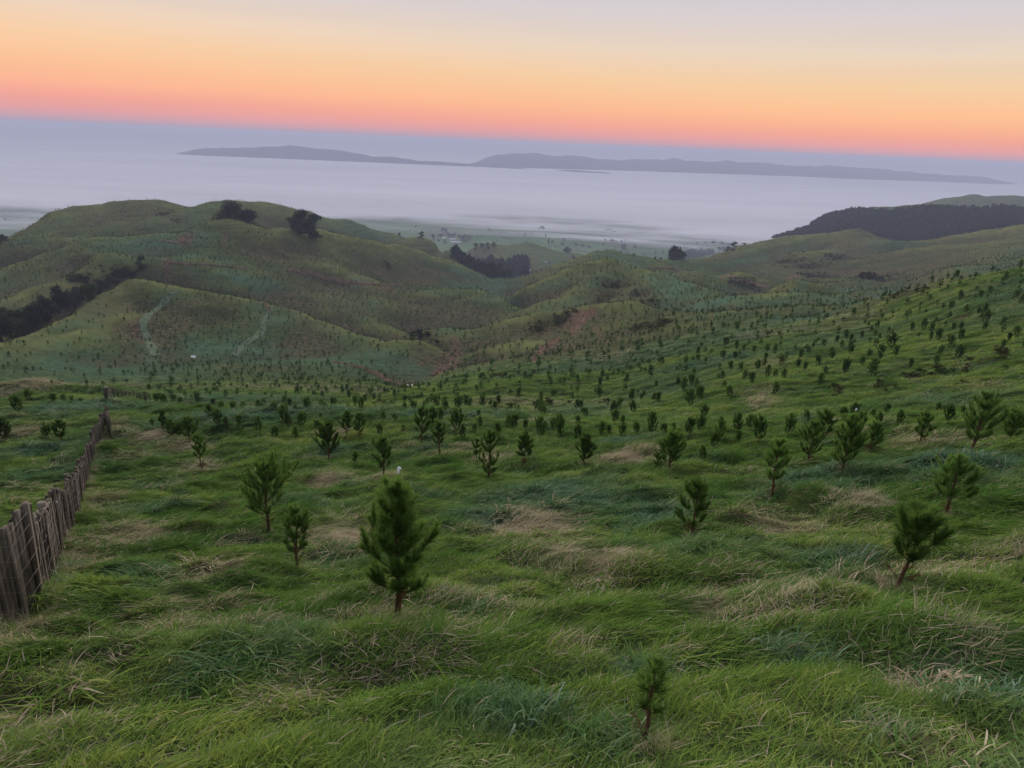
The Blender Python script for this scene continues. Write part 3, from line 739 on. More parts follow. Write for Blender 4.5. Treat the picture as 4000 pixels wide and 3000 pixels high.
# ------------------------------------------------------------------ young pines
def needle_material(name, a, b, tr=0.25):
    mt, nt, N, L, out = new_mat(name)
    at = N('ShaderNodeAttribute'); at.attribute_name = 'tone'
    oi = N('ShaderNodeObjectInfo')
    mx = N('ShaderNodeMixRGB'); mx.inputs[1].default_value = (*a, 1); mx.inputs[2].default_value = (*b, 1); L(at.outputs['Fac'], mx.inputs[0])
    hs = N('ShaderNodeHueSaturation')
    mr = N('ShaderNodeMapRange'); mr.inputs[3].default_value = 0.75; mr.inputs[4].default_value = 1.3; L(oi.outputs['Random'], mr.inputs[0])
    L(mr.outputs[0], hs.inputs['Value']); L(mx.outputs[0], hs.inputs['Color'])
    d = N('ShaderNodeBsdfDiffuse'); t = N('ShaderNodeBsdfTranslucent'); ms = N('ShaderNodeMixShader'); ms.inputs[0].default_value = tr
    L(hs.outputs[0], d.inputs[0]); L(hs.outputs[0], t.inputs[0]); L(d.outputs[0], ms.inputs[1]); L(t.outputs[0], ms.inputs[2])
    L(ms.outputs[0], out.inputs[0]); return mt
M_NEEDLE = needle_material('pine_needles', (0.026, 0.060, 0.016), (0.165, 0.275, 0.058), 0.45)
M_DEADNEEDLE = needle_material('dead_needles', (0.10, 0.055, 0.025), (0.17, 0.10, 0.05))
M_BARK = plain_mat('pine_bark', (0.105, 0.060, 0.038), 0.9, 0.45, 40, 0.1, stretch=(1, 1, 0.3), bump=0.5)
M_CAP = plain_mat('white_cap', (0.80, 0.82, 0.86), 0.5, 0.05, 30)

class Geo:
    def __init__(s): s.v = []; s.f3 = []; s.f4 = []; s.a = []; s.n = 0
    def add(s, v, f3=None, f4=None, a=None):
        v = np.asarray(v, float).reshape(-1, 3); s.v.append(v)
        if f3 is not None and len(f3): s.f3.append(np.asarray(f3)+s.n)
        if f4 is not None and len(f4): s.f4.append(np.asarray(f4)+s.n)
        s.a.append(np.full(len(v), 0.5) if a is None else np.broadcast_to(np.asarray(a, float), (len(v),)))
        s.n += len(v)
    def build(s, name, mat, parent=None, smooth=False, link=True):
        fs = []
        if s.f4: fs.append(np.concatenate(s.f4))
        if s.f3: fs.append(np.concatenate(s.f3))
        return mesh_np(name, np.concatenate(s.v), fs, mat, parent, smooth, link, {'tone': np.concatenate(s.a)})

def tube(g, pts, rad, n=6, tone=0.5):
    pts = np.asarray(pts, float); rad = np.broadcast_to(np.asarray(rad, float), (len(pts),))
    tg = np.gradient(pts, axis=0); tg /= np.maximum(np.linalg.norm(tg, axis=1, keepdims=True), 1e-9)
    up = np.array([0.31, 0.95, 0.05]); s1 = np.cross(tg, up); s1 /= np.maximum(np.linalg.norm(s1, axis=1, keepdims=True), 1e-9); s2 = np.cross(tg, s1)
    th = np.linspace(0, 2*math.pi, n, endpoint=False)
    ring = pts[:, None]+rad[:, None, None]*(np.cos(th)[None, :, None]*s1[:, None]+np.sin(th)[None, :, None]*s2[:, None])
    m_ = len(pts); i = np.arange(m_-1)[:, None]*n; j = np.arange(n)[None]; j2 = (j+1) % n
    f4 = np.stack([i+j, i+j2, i+n+j2, i+n+j], -1).reshape(-1, 4)
    v = np.r_[ring.reshape(-1, 3), pts[-1:]]
    k = (m_-1)*n; f3 = np.stack([k+np.arange(n), k+(np.arange(n)+1) % n, np.full(n, m_*n)], -1)
    g.add(v, f3, f4, tone)

def brush(g, pts, rng, dens, nl, nw, a0=28, a1=62, tone=0.4, tip=True):
    """needles along a shoot (polyline): long thin triangles pointing forward and out"""
    pts = np.asarray(pts, float); seg = np.diff(pts, axis=0); L_ = np.linalg.norm(seg, axis=1); tot = L_.sum()
    n = max(4, int(dens*tot)); cs = np.r_[0, np.cumsum(L_)]
    s = rng.random(n)*tot
    if tip: s[:max(3, n//6)] = tot
    k = np.clip(np.searchsorted(cs, s)-1, 0, len(seg)-1); f = (s-cs[k])/L_[k]
    o = pts[k]+seg[k]*f[:, None]; ax = seg[k]/L_[k][:, None]
    q = s/tot
    th = np.radians(rng.uniform(a0, a1, n)*(1-0.55*q)); ph = rng.random(n)*2*math.pi
    r_ = rng.normal(size=(n, 3)); p1 = np.cross(ax, r_); p1 /= np.maximum(np.linalg.norm(p1, axis=1, keepdims=True), 1e-9)
    d = ax*np.cos(th)[:, None]+p1*np.sin(th)[:, None]; d[:, 2] += 0.12; d /= np.linalg.norm(d, axis=1, keepdims=True)
    ln = nl*rng.uniform(0.65, 1.1, n)
    w = np.cross(d, rng.normal(size=(n, 3))); w /= np.maximum(np.linalg.norm(w, axis=1, keepdims=True), 1e-9)
    mid = o+d*(ln*0.5)[:, None]; e = o+d*ln[:, None]; e[:, 2] -= 0.06*ln
    hw = (nw*0.5)
    v = np.stack([o-w*hw*0.6, o+w*hw*0.6, mid+w*hw, mid-w*hw, e], 1).reshape(-1, 3)
    b = np.arange(n)*5
    f4 = np.stack([b, b+1, b+2, b+3], -1); f3 = np.stack([b+3, b+2, b+4], -1)
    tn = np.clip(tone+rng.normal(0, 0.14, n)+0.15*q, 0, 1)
    g.add(v, f3, f4, np.repeat(tn, 5))

def pine_mesh(seed, H=1.5, width=0.8, bare=0.28, whorls=5, nb=5, dens=420, nl=0.105, nw=0.0035, lean=0.05, dead=True, peak=0.3, leader=0.2, sub=3, gap=None, tone=0.4, lopside=0.0, tubes=6):
    """returns Geo for trunk, branches, foliage, dead"""
    rng = np.random.default_rng(seed)
    T, B, Fo, D = Geo(), Geo(), Geo(), Geo()
    la = rng.random()*6.28; n = 9; hz = np.linspace(-0.06, H, n); q = np.clip(hz/H, 0, 1)
    cx = lean*H*(np.sin(q*2.2)*math.cos(la))+0.012*H*np.sin(q*9+seed); cy = lean*H*(np.sin(q*2.2)*math.sin(la))+0.012*H*np.cos(q*7+seed)
    cx -= cx[0]; cy -= cy[0]
    tp = np.stack([cx, cy, hz], -1)
    r0 = 0.016*H+0.004
    tube(T, tp, r0*(1-q)**0.8+0.004*H+0.001, tubes+1)
    at_h = lambda h: np.array([np.interp(h, hz, tp[:, i]) for i in range(3)])
    # leader and its collar of shoots
    lp = np.array([at_h(h) for h in np.linspace(H*(1-leader), H, 5)])
    brush(Fo, lp, rng, dens*1.25, nl*0.95, nw, 18, 48, tone+0.18)
    hs = np.linspace(bare, 0.90, whorls)
    for wi, h in enumerate(hs):
        t = (h-bare)/(0.90-bare+1e-6)
        if gap and gap[0] < h < gap[1]: continue
        prof = np.interp(t, [0, peak, 0.75, 1.0], [0.72, 1.0, 0.62, 0.34])
        a_off = rng.random()*6.28
        for b in range(nb if t > 0.05 else max(3, nb-1)):
            a = a_off+b*6.283/nb+rng.normal(0, 0.22)
            Lb = width*0.5*prof*rng.uniform(0.72, 1.22)*(1+lopside*math.cos(a-la))*1.25
            if Lb < 0.05*H: continue
            p = at_h(H*(h+rng.normal(0, 0.018))); pts = [p]
            e0 = math.radians(rng.uniform(8, 34)+24*t); e1 = math.radians(rng.uniform(48, 78))
            ns = 6
            for k in range(ns):
                e = e0+(e1-e0)*(k/(ns-1))**1.2
                aa = a+0.1*math.sin(k+b)
                p = p+np.array([math.cos(aa)*math.cos(e), math.sin(aa)*math.cos(e), math.sin(e)])*Lb/ns*1.15
                pts.append(p)
            pts = np.array(pts)
            tube(B, pts, np.linspace(r0*0.42*(1-0.5*t), 0.0022, len(pts)), max(3, tubes-2))
            st = 2 if t < 0.35 else 1
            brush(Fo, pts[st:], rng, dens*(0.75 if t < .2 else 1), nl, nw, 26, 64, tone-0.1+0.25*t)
            for s_ in range(sub):
                k = rng.integers(max(1, st), ns); o = pts[k]
                a2 = a+rng.choice([-1, 1])*rng.uniform(0.5, 1.1); e = math.radians(rng.uniform(35, 72)); L2 = Lb*rng.uniform(0.28, 0.5)
                sp_ = np.array([o+np.array([math.cos(a2)*math.cos(e), math.sin(a2)*math.cos(e), math.sin(e)*(1+0.25*x)])*L2*x for x in np.linspace(0, 1, 4)])
                tube(B, sp_, np.linspace(0.0035*H, 0.0015, 4), 3)
                brush(Fo, sp_, rng, dens, nl, nw, 24, 60, tone-0.02+0.25*t)
    if dead:
        for k in range(7):
            h = rng.uniform(0.06, max(0.1, bare)); a = rng.random()*6.28; o = at_h(H*h); L_ = H*rng.uniform(0.08, 0.17); e = math.radians(rng.uniform(20, 65))
            sp_ = np.array([o+np.array([math.cos(a)*math.cos(e), math.sin(a)*math.cos(e), math.sin(e)])*L_*x for x in np.linspace(0, 1, 4)])
            tube(D, sp_, np.linspace(0.0038, 0.0015, 4), 3, 0.3)
            brush(D, sp_[1:], rng, dens*0.45, nl*0.8, nw, 20, 55, 0.4)
    return T, B, Fo, D

def pine_thing(loc, geos, label, group, cap=False, rot=0.0, scale=1.0, lod=0, capz=None):
    e = bpy.data.objects.new('young_pine', None); COL.objects.link(e)
    e.location = loc; e.rotation_euler = (0, 0, rot); e.scale = (scale,)*3; e.empty_display_size = 0.2
    T, B, Fo, D = geos
    T.build('trunk', M_BARK, e, True)
    if lod == 0 and B.n: B.build('branches', M_BARK, e, True)
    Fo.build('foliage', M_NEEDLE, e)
    if D.n: D.build('dead_twigs', M_DEADNEEDLE, e)
    if cap:
        g = Geo(); z = capz
        th = np.linspace(0, 6.283, 7)[:-1]
        tube(g, [(0, 0, z-0.02), (0.004, 0, z+0.015), (0.008, 0.003, z+0.035), (0.004, 0.0, z+0.048)], [0.010, 0.014, 0.012, 0.004], 7)
        tube(g, [(0.010, 0, z+0.02), (0.022, 0.006, z+0.03), (0.030, 0.006, z+0.012)], [0.006, 0.008, 0.003], 6)
        g.build('bud_cap', M_CAP, e, True)
    return tag(e, label, 'pine tree', group)

# nearest pines: (u base, v top, v base, width px, style kwargs, label)
PX = lambda p: float(np.array([p[0], p[1], p[2]-EYE])@V_F)/F      # metres per photograph pixel at a point
NEAR = [
 (1548,1838,2405,240, dict(bare=.30,whorls=6,nb=6,dens=560,peak=.22,leader=.22,sub=4,tone=.84,nl=.11), 'largest bright green young pine in the foreground with white cap on its tip', 1),
 (1048,1790,2074,205, dict(bare=.36,whorls=5,nb=5,peak=.45,leader=.18,tone=.38,lopside=.2,nl=.1), 'broad dark young pine with rounded crown and reddish trunk, left of the foreground pine', 0),
 (1163,1963,2222,118, dict(bare=.40,whorls=4,nb=5,peak=.35,leader=.26,tone=.36,nl=.085), 'small compact pine with short dark trunk standing in dry grass below the broad pine', 0),
 (2706,1868,2112,160, dict(bare=.34,whorls=4,nb=4,peak=.2,leader=.24,tone=.34,lopside=.3,nl=.1), 'pine with several low forked stems beside lush long grass, right of centre', 0),
 (3502,1945,2300,185, dict(bare=.46,whorls=4,nb=5,peak=.35,leader=.22,tone=.40,lean=.14,nl=.11), 'leaning round topped young pine with straw round its bare trunk, lower right', 0),
 (3690,1765,2022,165, dict(bare=.40,whorls=4,nb=5,peak=.4,leader=.2,tone=.30,lopside=.35,nl=.1), 'dark lopsided pine with a low branch to the right, above the leaning pine', 0),
 (2506,2520,2905,150, dict(bare=.52,whorls=3,nb=4,peak=.3,leader=.3,tone=.36,nl=.07,nw=.0028), 'nearest seedling pine with thin stem at the bottom edge of the meadow', 0),
 (3012,1702,1938,112, dict(bare=.40,whorls=4,nb=5,peak=.35,leader=.22,tone=.34,lean=.08), 'slender pine with thin crooked trunk in front of the pair of bushy pines', 0),
 (3152,1640,1812,95, dict(bare=.34,whorls=4,nb=6,peak=.55,leader=.2,tone=.30), 'flat topped bushy pine with spreading upward branches, left one of a pair', 0),
 (3217,1603,1706,75, dict(bare=.25,whorls=4,nb=6,peak=.5,leader=.2,tone=.28), 'dense dark pine half hidden behind the flat topped bushy pine', 0),
 (3290,1612,1838,112, dict(bare=.22,whorls=6,nb=6,peak=.25,leader=.22,tone=.40,dens=480), 'tall dense upright pine with white cap on its tip, right of the bushy pair', 1),
 (3397,1645,1768,66, dict(bare=.36,whorls=5,nb=4,peak=.2,leader=.22,tone=.32,dens=300), 'open narrow pine with fine drooping lower twigs, right of the tall dense pine', 0),
 (3586,1606,1745,72, dict(bare=.34,whorls=4,nb=4,peak=.4,leader=.24,tone=.28,lean=.12), 'irregular pine with leaning forked crown just left of the tallest pine at right', 0),
 (3782,1530,1782,140, dict(bare=.34,whorls=5,nb=5,peak=.25,leader=.24,tone=.28,lean=.12,lopside=.25), 'tallest pine at the right with pointed crown and a low side branch', 0),
 (3942,1603,1714,102, dict(bare=.2,whorls=4,nb=6,peak=.5,leader=.15,tone=.26), 'wide squat pine near the right edge of the meadow', 0),
 (2615,1680,1832,98, dict(bare=.28,whorls=6,nb=6,peak=.15,leader=.24,tone=.36), 'broad christmas tree shaped pine on the bench with straight trunk', 0),
 (2568,1768,1818,42, dict(bare=.2,whorls=3,nb=4,peak=.5,leader=.3,tone=.3), 'low side bush of pine at the left foot of the christmas tree shaped pine', 0),
 (2280,1690,1810,66, dict(bare=.22,whorls=6,nb=5,peak=.3,leader=.24,tone=.34), 'tapering pine standing alone in yellow grass near the middle of the bench', 0),
 (2043,1680,1810,66, dict(bare=.3,whorls=6,nb=4,peak=.1,leader=.3,tone=.33,dens=330), 'slim conical pine with thin lower branches above the lush grass', 0),
 (1905,1672,1870,88, dict(bare=.2,whorls=6,nb=5,peak=.7,leader=.2,tone=.36,gap=(.34,.5)), 'pine with bare gap between its upper crown and lowest branches', 0),
 (1860,1708,1799,42, dict(bare=.4,whorls=3,nb=5,peak=.4,leader=.28,tone=.30), 'small mop headed pine just left of the pine with the bare gap', 0),
 (1719,1642,1780,62, dict(bare=.42,whorls=4,nb=5,peak=.4,leader=.22,tone=.30), 'oval crowned pine on a thin bare trunk right of the tall centre pine', 0),
 (1648,1583,1735,72, dict(bare=.36,whorls=5,nb=5,peak=.35,leader=.22,tone=.28), 'tall pine with white cap at the centre of the far bench row', 1),
 (1500,1700,1857,78, dict(bare=.3,whorls=5,nb=5,peak=.5,leader=.22,tone=.28,lopside=.2), 'dark pine standing behind the tip of the foreground pine', 0),
 (1389,1762,1812,24, dict(bare=.4,whorls=3,nb=4,peak=.4,leader=.35,tone=.28), 'tiny stick thin seedling left of the dark pine behind the foreground tip', 0),
 (1283,1640,1792,88, dict(bare=.26,whorls=6,nb=5,peak=.2,leader=.22,tone=.36,dens=330), 'airy broad pine with see through lower branches in the left middle of the bench', 0),
 (1354,1603,1700,46, dict(bare=.36,whorls=5,nb=4,peak=.3,leader=.26,tone=.28), 'narrow pine with white cap, left one of two behind the bench grass', 1),
 (1404,1612,1705,56, dict(bare=.3,whorls=4,nb=5,peak=.5,leader=.22,tone=.28), 'rounded pine, right one of two behind the bench grass', 0),
 (793,1690,1836,68, dict(bare=.46,whorls=4,nb=5,peak=.45,leader=.22,tone=.28,lean=.1), 'dark pine on a long bare trunk nearest of the leaning row right of the fence', 0),
 (742,1626,1728,72, dict(bare=.3,whorls=5,nb=5,peak=.4,leader=.2,tone=.27), 'second pine of the leaning row right of the fence, crown touching the nearest', 0),
 (672,1635,1712,40, dict(bare=.3,whorls=4,nb=5,peak=.5,leader=.2,tone=.27), 'third pine of the row right of the fence, slightly apart', 0),
 (704,1648,1706,36, dict(bare=.3,whorls=4,nb=5,peak=.5,leader=.2,tone=.27), 'low bushy pine tucked between the pines of the row right of the fence', 0),
 (640,1600,1688,36, dict(bare=.3,whorls=5,nb=4,peak=.4,leader=.25,tone=.27), 'narrow upright pine at the far end of the row right of the fence', 0),
 (238,1640,1722,58, dict(bare=.28,whorls=4,nb=6,peak=.5,leader=.2,tone=.27), 'bushy pine on a short trunk left of the fence', 0),
 (185,1663,1702,40, dict(bare=.15,whorls=3,nb=5,peak=.5,leader=.25,tone=.30), 'low shrubby pine beside the bushy pine left of the fence', 0),
 (22,1632,1718,58, dict(bare=.22,whorls=5,nb=6,peak=.5,leader=.2,tone=.27), 'dense pine at the left edge of the picture beyond the fence', 0),
]
MID = [  # (u, v top, v base, width px, zone)
 (77,1550,1622,40,0),(112,1520,1574,44,0),(208,1537,1572,34,0),(250,1540,1575,24,0),(281,1550,1574,22,0),(318,1555,1573,46,0),(362,1528,1546,36,0),(402,1535,1552,24,0),
 (615,1538,1578,30,1),(642,1540,1580,34,1),(680,1540,1576,32,1),(705,1553,1578,26,1),(773,1536,1580,34,1),(832,1558,1590,28,1),(864,1567,1598,28,1),(909,1567,1600,30,1),(946,1570,1602,28,1),
 (818,1578,1628,38,1),(852,1600,1664,46,1),(882,1627,1672,28,1),(935,1622,1678,32,1),(597,1635,1668,16,1),
 (1106,1585,1670,56,2),(1130,1622,1670,34,2),(1177,1612,1678,44,2),(1014,1626,1688,38,2),(1077,1662,1714,36,2),(1154,1667,1718,32,2),(1240,1643,1682,34,2),(1252,1615,1638,18,2),
 (1195,1555,1600,34,2),(1155,1580,1602,26,2),(1066,1572,1602,36,2),(1008,1562,1600,30,2),(1130,1556,1598,30,2),
 (1497,1607,1648,18,3),(1542,1617,1648,22,3),(1485,1658,1705,34,3),(1575,1658,1688,18,3),(1694,1595,1668,48,3),(1782,1608,1702,46,3),(1805,1655,1710,26,3),(1853,1653,1690,24,3),
 (1873,1625,1672,24,3),(1944,1653,1710,36,3),(1741,1567,1614,26,3),(1414,1553,1602,34,3),(1615,1565,1604,32,3),(1583,1573,1602,22,3),(1985,1617,1674,40,3),(1870,1600,1628,22,3),(1722,1590,1650,34,3),
 (2008,1620,1684,24,4),(2050,1640,1682,26,4),(2107,1628,1712,58,4),(2188,1622,1712,54,4),(2160,1632,1682,32,4),(2258,1622,1660,26,4),(2254,1658,1728,36,4),(2350,1643,1706,32,4),(2377,1660,1702,30,4),
 (2400,1603,1662,32,4),(2428,1650,1713,38,4),(2433,1622,1660,26,4),(2486,1652,1700,28,4),(2544,1612,1698,48,4),(2592,1652,1692,32,4),(2628,1650,1690,26,4),(2690,1633,1708,46,4),(2745,1580,1640,42,4),
 (2733,1622,1694,34,4),(2742,1738,1806,42,4),(2784,1690,1756,38,4),(2808,1628,1718,50,4),(2882,1680,1732,30,4),(2873,1612,1694,52,4),(2926,1620,1682,40,4),(2960,1630,1742,56,4),
 (3075,1617,1706,52,5),(3432,1610,1672,34,5),(3352,1617,1694,38,5),(3330,1572,1626,46,5),(3290,1590,1644,34,5),(3510,1600,1662,34,5),(3461,1576,1620,24,5),(3700,1585,1660,34,5),(3660,1570,1608,22,5),
 (3405,1598,1642,24,5),(3150,1605,1650,30,5),(3760,1592,1622,24,5)]
ZONES = ['dark young pine in the clump beyond the fence at the far left',
 'young pine in the band left of centre on the lower bench beyond the fence corner',
 'young pine scattered on the bench left of the tall centre pine',
 'young pine scattered on the bench around the tall centre pine',
 'young pine in the long loose row along the foot of the right hand slope',
 'young pine among the larger pines at the right end of the bench']
TREE_XY = []
BASES = []
def near_pines():
    for k, (u, vt, vb, w, kw, label, cap) in enumerate(NEAR):
        p = pick(u, vb)
        mpp = PX(p); H = (vb-vt)*mpp*1.02; W = w*mpp
        kw = dict(kw); big = w > 100
        kw.setdefault('nl', 0.095)
        kw['nl'] = min(kw['nl']*1.1, 0.18*H+0.02) if H > .5 else 0.07
        kw.setdefault('nw', 0.0042 if big else max(0.0045, 0.42*mpp*3.9))
        kw['dens'] = kw.get('dens', 430)*1.5 if big else kw.get('dens', 260)*1.45
        kw['nb'] += 1; kw['bare'] = max(.12, kw['bare']-.05); kw['lean'] = kw.get('lean', .05)*.55
        kw['sub'] = 5 if big else 3
        if k: kw['tone'] = kw.get('tone', .35)+.08
        g = pine_mesh(100+k, H, W*0.92, **kw)
        T, B, Fo, D = g
        if not big:                                   # small in the picture: branches go with the trunk
            for a in range(len(B.v)): pass
        z = max(v[:, 2].max() for v in Fo.v)
        e = pine_thing(Vector(p)-Vector((0, 0, 0.02)), g, label, 'young pines planted across the slopes', bool(cap), 0, 1, 0, capz=z-0.02)
        if cap:
            tp = T.v[0][-1]
            for c in e.children:
                if c.name.startswith('bud_cap'): c.location = (tp[0], tp[1], 0)
        TREE_XY.append((p[0], p[1])); BASES.append((p, H))
near_pines()

def lod_set(n, dens, nw, nl, whorls, nb, sub, tubes, seed):
    out = []
    for i in range(n):
        rng = np.random.default_rng(seed+i)
        g = pine_mesh(seed+i, 1.0, rng.uniform(0.58, 0.86), bare=rng.uniform(.14, .32), whorls=whorls, nb=nb, dens=dens, nl=nl, nw=nw, lean=rng.uniform(.01, .06), dead=False,
                      peak=rng.uniform(.25, .6), leader=.24, sub=sub, tone=rng.uniform(.10, .24), lopside=rng.uniform(0, .3), tubes=tubes)
        T, B, Fo, D = g
        for v in B.v: pass
        T2 = Geo(); T2.v = T.v+B.v; T2.a = T.a+B.a; T2.f3 = T.f3+[f+T.n for f in B.f3]; T2.f4 = T.f4+[f+T.n for f in B.f4]; T2.n = T.n+B.n
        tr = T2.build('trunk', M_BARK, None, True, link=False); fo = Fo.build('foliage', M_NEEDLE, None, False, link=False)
        w = np.ptp(np.concatenate(Fo.v)[:, 0])
        out.append((tr.data, fo.data, w)); bpy.data.objects.remove(tr); bpy.data.objects.remove(fo)
    return out
LOD1 = lod_set(8, 400, 0.0095, 0.115, 5, 6, 2, 4, 500)
LOD2 = lod_set(6, 160, 0.028, 0.145, 5, 5, 1, 3, 600)
def pine_copy(p, H, W, lib, i, rot, label, group):
    td, fd, w = lib[i % len(lib)]
    e = bpy.data.objects.new('young_pine', None); COL.objects.link(e); e.empty_display_size = 0.2
    e.location = p; e.rotation_euler = (0, 0, rot); sx = H*np.clip((W/H)/w, 0.7, 1.6); e.scale = (sx, sx, H)
    for nm, d in (('trunk', td), ('foliage', fd)):
        c = bpy.data.objects.new(nm, d); COL.objects.link(c); c.parent = e
    tag(e, label, 'pine tree', group); TREE_XY.append((p[0], p[1])); BASES.append((p, H))
def mid_pines():
    rng = np.random.default_rng(7)
    for k, (u, vt, vb, w, zn) in enumerate(MID):
        p = pick(u, vb)
        if p is None: continue
        mpp = PX(p); H = np.clip((vb-vt)*mpp*1.03, 0.35, 2.6)
        p = p-np.array([0, 0, 0.03])
        pine_copy(p, H, w*mpp, LOD1, k*3+1, rng.random()*6.28, ZONES[zn], ZONES[zn].replace('young pine', 'young pines', 1))
mid_pines()

# plantation on the further slopes: jittered planting lines; the nearest go in one by one, the rest as one mass
def plantation():
    rng = np.random.default_rng(11)
    gx, gy = np.meshgrid(np.arange(-420, 420, 4.1), np.arange(45, 560, 3.6))
    x = gx+rng.normal(0, 0.75, gx.shape)+1.2*np.sin(gy/9); y = gy+rng.normal(0, 0.75, gx.shape)
    x = x.ravel(); y = y.ravel()
    keep = rng.random(len(x)) < 0.80
    r = np.hypot(x, y); az = np.arctan2(x, y)
    keep &= np.abs(az) < 0.70
    x, y, r, az = x[keep], y[keep], r[keep], az[keep]
    dens = 0.55+0.75*fbm(x/24, y/24, 3, 401)
    sc = patches('scrub', x, y)
    ok = (rng.random(len(x)) < np.clip(dens+0.25, 0.1, 1)) & (sc < 0.35)
    z = gz(x, y)
    vis, uu, vv, dep = visible(x, y, z+0.9)
    ok &= vis
    # none on the bench already planted by hand, on the tracks, the pad or in the gully bush
    ok &= ~((vv > 1606) & (uu < 2750)) & ~((uu > 2750) & (vv > 1570))
    ok &= ~((uu > 2780) & (vv > 1490) & (rng.random(len(x)) < 0.35))
    ok &= ~((uu > 1590) & (uu < 1705) & (vv > 1415) & (vv < 1500))
    ok &= ~((uu < 560) & (vv > 1420) & (rng.random(len(x)) < 0.6))
    ok &= ~((uu < 480) & (vv < 1420) & (vv > 1060) & (rng.random(len(x)) < 0.55))
    ok &= ~((uu > 1950) & (uu < 2350) & (vv > 1205) & (vv < 1330) & (rng.random(len(x)) < 0.6))
    ok &= r > np.where(uu < 900, 112, 62)
    for (tx, ty) in TREE_XY: ok &= np.hypot(x-tx, y-ty) > 1.3
    x, y, z, r, uu, vv, dep = [a[ok] for a in (x, y, z, r, uu, vv, dep)]
    H = np.clip(rng.normal(1.22, 0.30, len(x)), 0.5, 2.0)
    px = H*F/dep
    order = np.argsort(-px)
    return order, x, y, z, H, uu, vv, px
P_ORD, P_X, P_Y, P_Z, P_H, P_U, P_V, P_PX = plantation()
N_SOLO = 300-len(NEAR)-len(MID)
def solo():
    rng = np.random.default_rng(13)
    for k in P_ORD[:N_SOLO]:
        u, v = P_U[k], P_V[k]
        if u > 3000: lab = 'small dark pine on the grassy right hand slope near its crest' if v < 1330 else 'small dark pine on the lower right hand slope above the bench'
        elif u > 1850: lab = 'small dark pine on the green spur running down to the middle of the picture'
        elif u > 1300: lab = 'small dark pine around the gully left of the green spur'
        else: lab = 'small dark pine on the floor and lower slopes of the left basin'
        pine_copy(np.array([P_X[k], P_Y[k], P_Z[k]-0.04]), P_H[k], P_H[k]*rng.uniform(.42, .7), LOD2, int(rng.integers(6)), rng.random()*6.28, lab, lab.replace('small dark pine', 'small dark pines', 1))
solo()

def gn_scatter(name, pts, protos, idx, rot, scl, attrs=None, kind='stuff', label=None):
    """one object: prototypes instanced on a point mesh by geometry nodes"""
    me = bpy.data.meshes.new(name); n = len(pts)
    me.vertices.add(n); me.vertices.foreach_set('co', np.asarray(pts, np.float32).ravel())
    def fa(k, a, t, f):
        at = me.attributes.new(k, t, 'POINT'); at.data.foreach_set(f, np.asarray(a).ravel())
    fa('pidx', np.asarray(idx, np.int32), 'INT', 'value'); fa('prot', np.asarray(rot, np.float32), 'FLOAT_VECTOR', 'vector'); fa('pscl', np.asarray(scl, np.float32), 'FLOAT_VECTOR', 'vector')
    for k, a in (attrs or {}).items(): fa(k, np.asarray(a, np.float32), 'FLOAT', 'value')
    o = bpy.data.objects.new(name, me); COL.objects.link(o)
    ng = bpy.data.node_groups.new(name+'_scatter', 'GeometryNodeTree')
    ng.interface.new_socket('Geometry', in_out='INPUT', socket_type='NodeSocketGeometry'); ng.interface.new_socket('Geometry', in_out='OUTPUT', socket_type='NodeSocketGeometry')
    N = ng.nodes.new; L = ng.links.new
    gi = N('NodeGroupInput'); go = N('NodeGroupOutput'); jn = N('GeometryNodeJoinGeometry')
    def named(k, t):
        a = N('GeometryNodeInputNamedAttribute'); a.data_type = t; a.inputs[0].default_value = k
        return [s for s in a.outputs if s.enabled and s.name == 'Attribute'][0]
    pi = named('pidx', 'INT'); pr = named('prot', 'FLOAT_VECTOR'); ps = named('pscl', 'FLOAT_VECTOR')
    for i, po in enumerate(protos):
        inf = N('GeometryNodeObjectInfo'); inf.inputs['Object'].default_value = po; inf.inputs['As Instance'].default_value = True
        cm = N('FunctionNodeCompare'); cm.data_type = 'INT'; cm.operation = 'EQUAL'; L(pi, cm.inputs[2]); cm.inputs[3].default_value = i
        ip = N('GeometryNodeInstanceOnPoints'); L(gi.outputs[0], ip.inputs['Points']); L(cm.outputs[0], ip.inputs['Selection'])
        L(inf.outputs['Geometry'], ip.inputs['Instance']); L(pr, ip.inputs['Rotation']); L(ps, ip.inputs['Scale']); L(ip.outputs[0], jn.inputs[0])
    L(jn.outputs[0], go.inputs[0])
    md = o.modifiers.new('scatter', 'NODES'); md.node_group = ng
    return tag(o, label, None, None, kind)

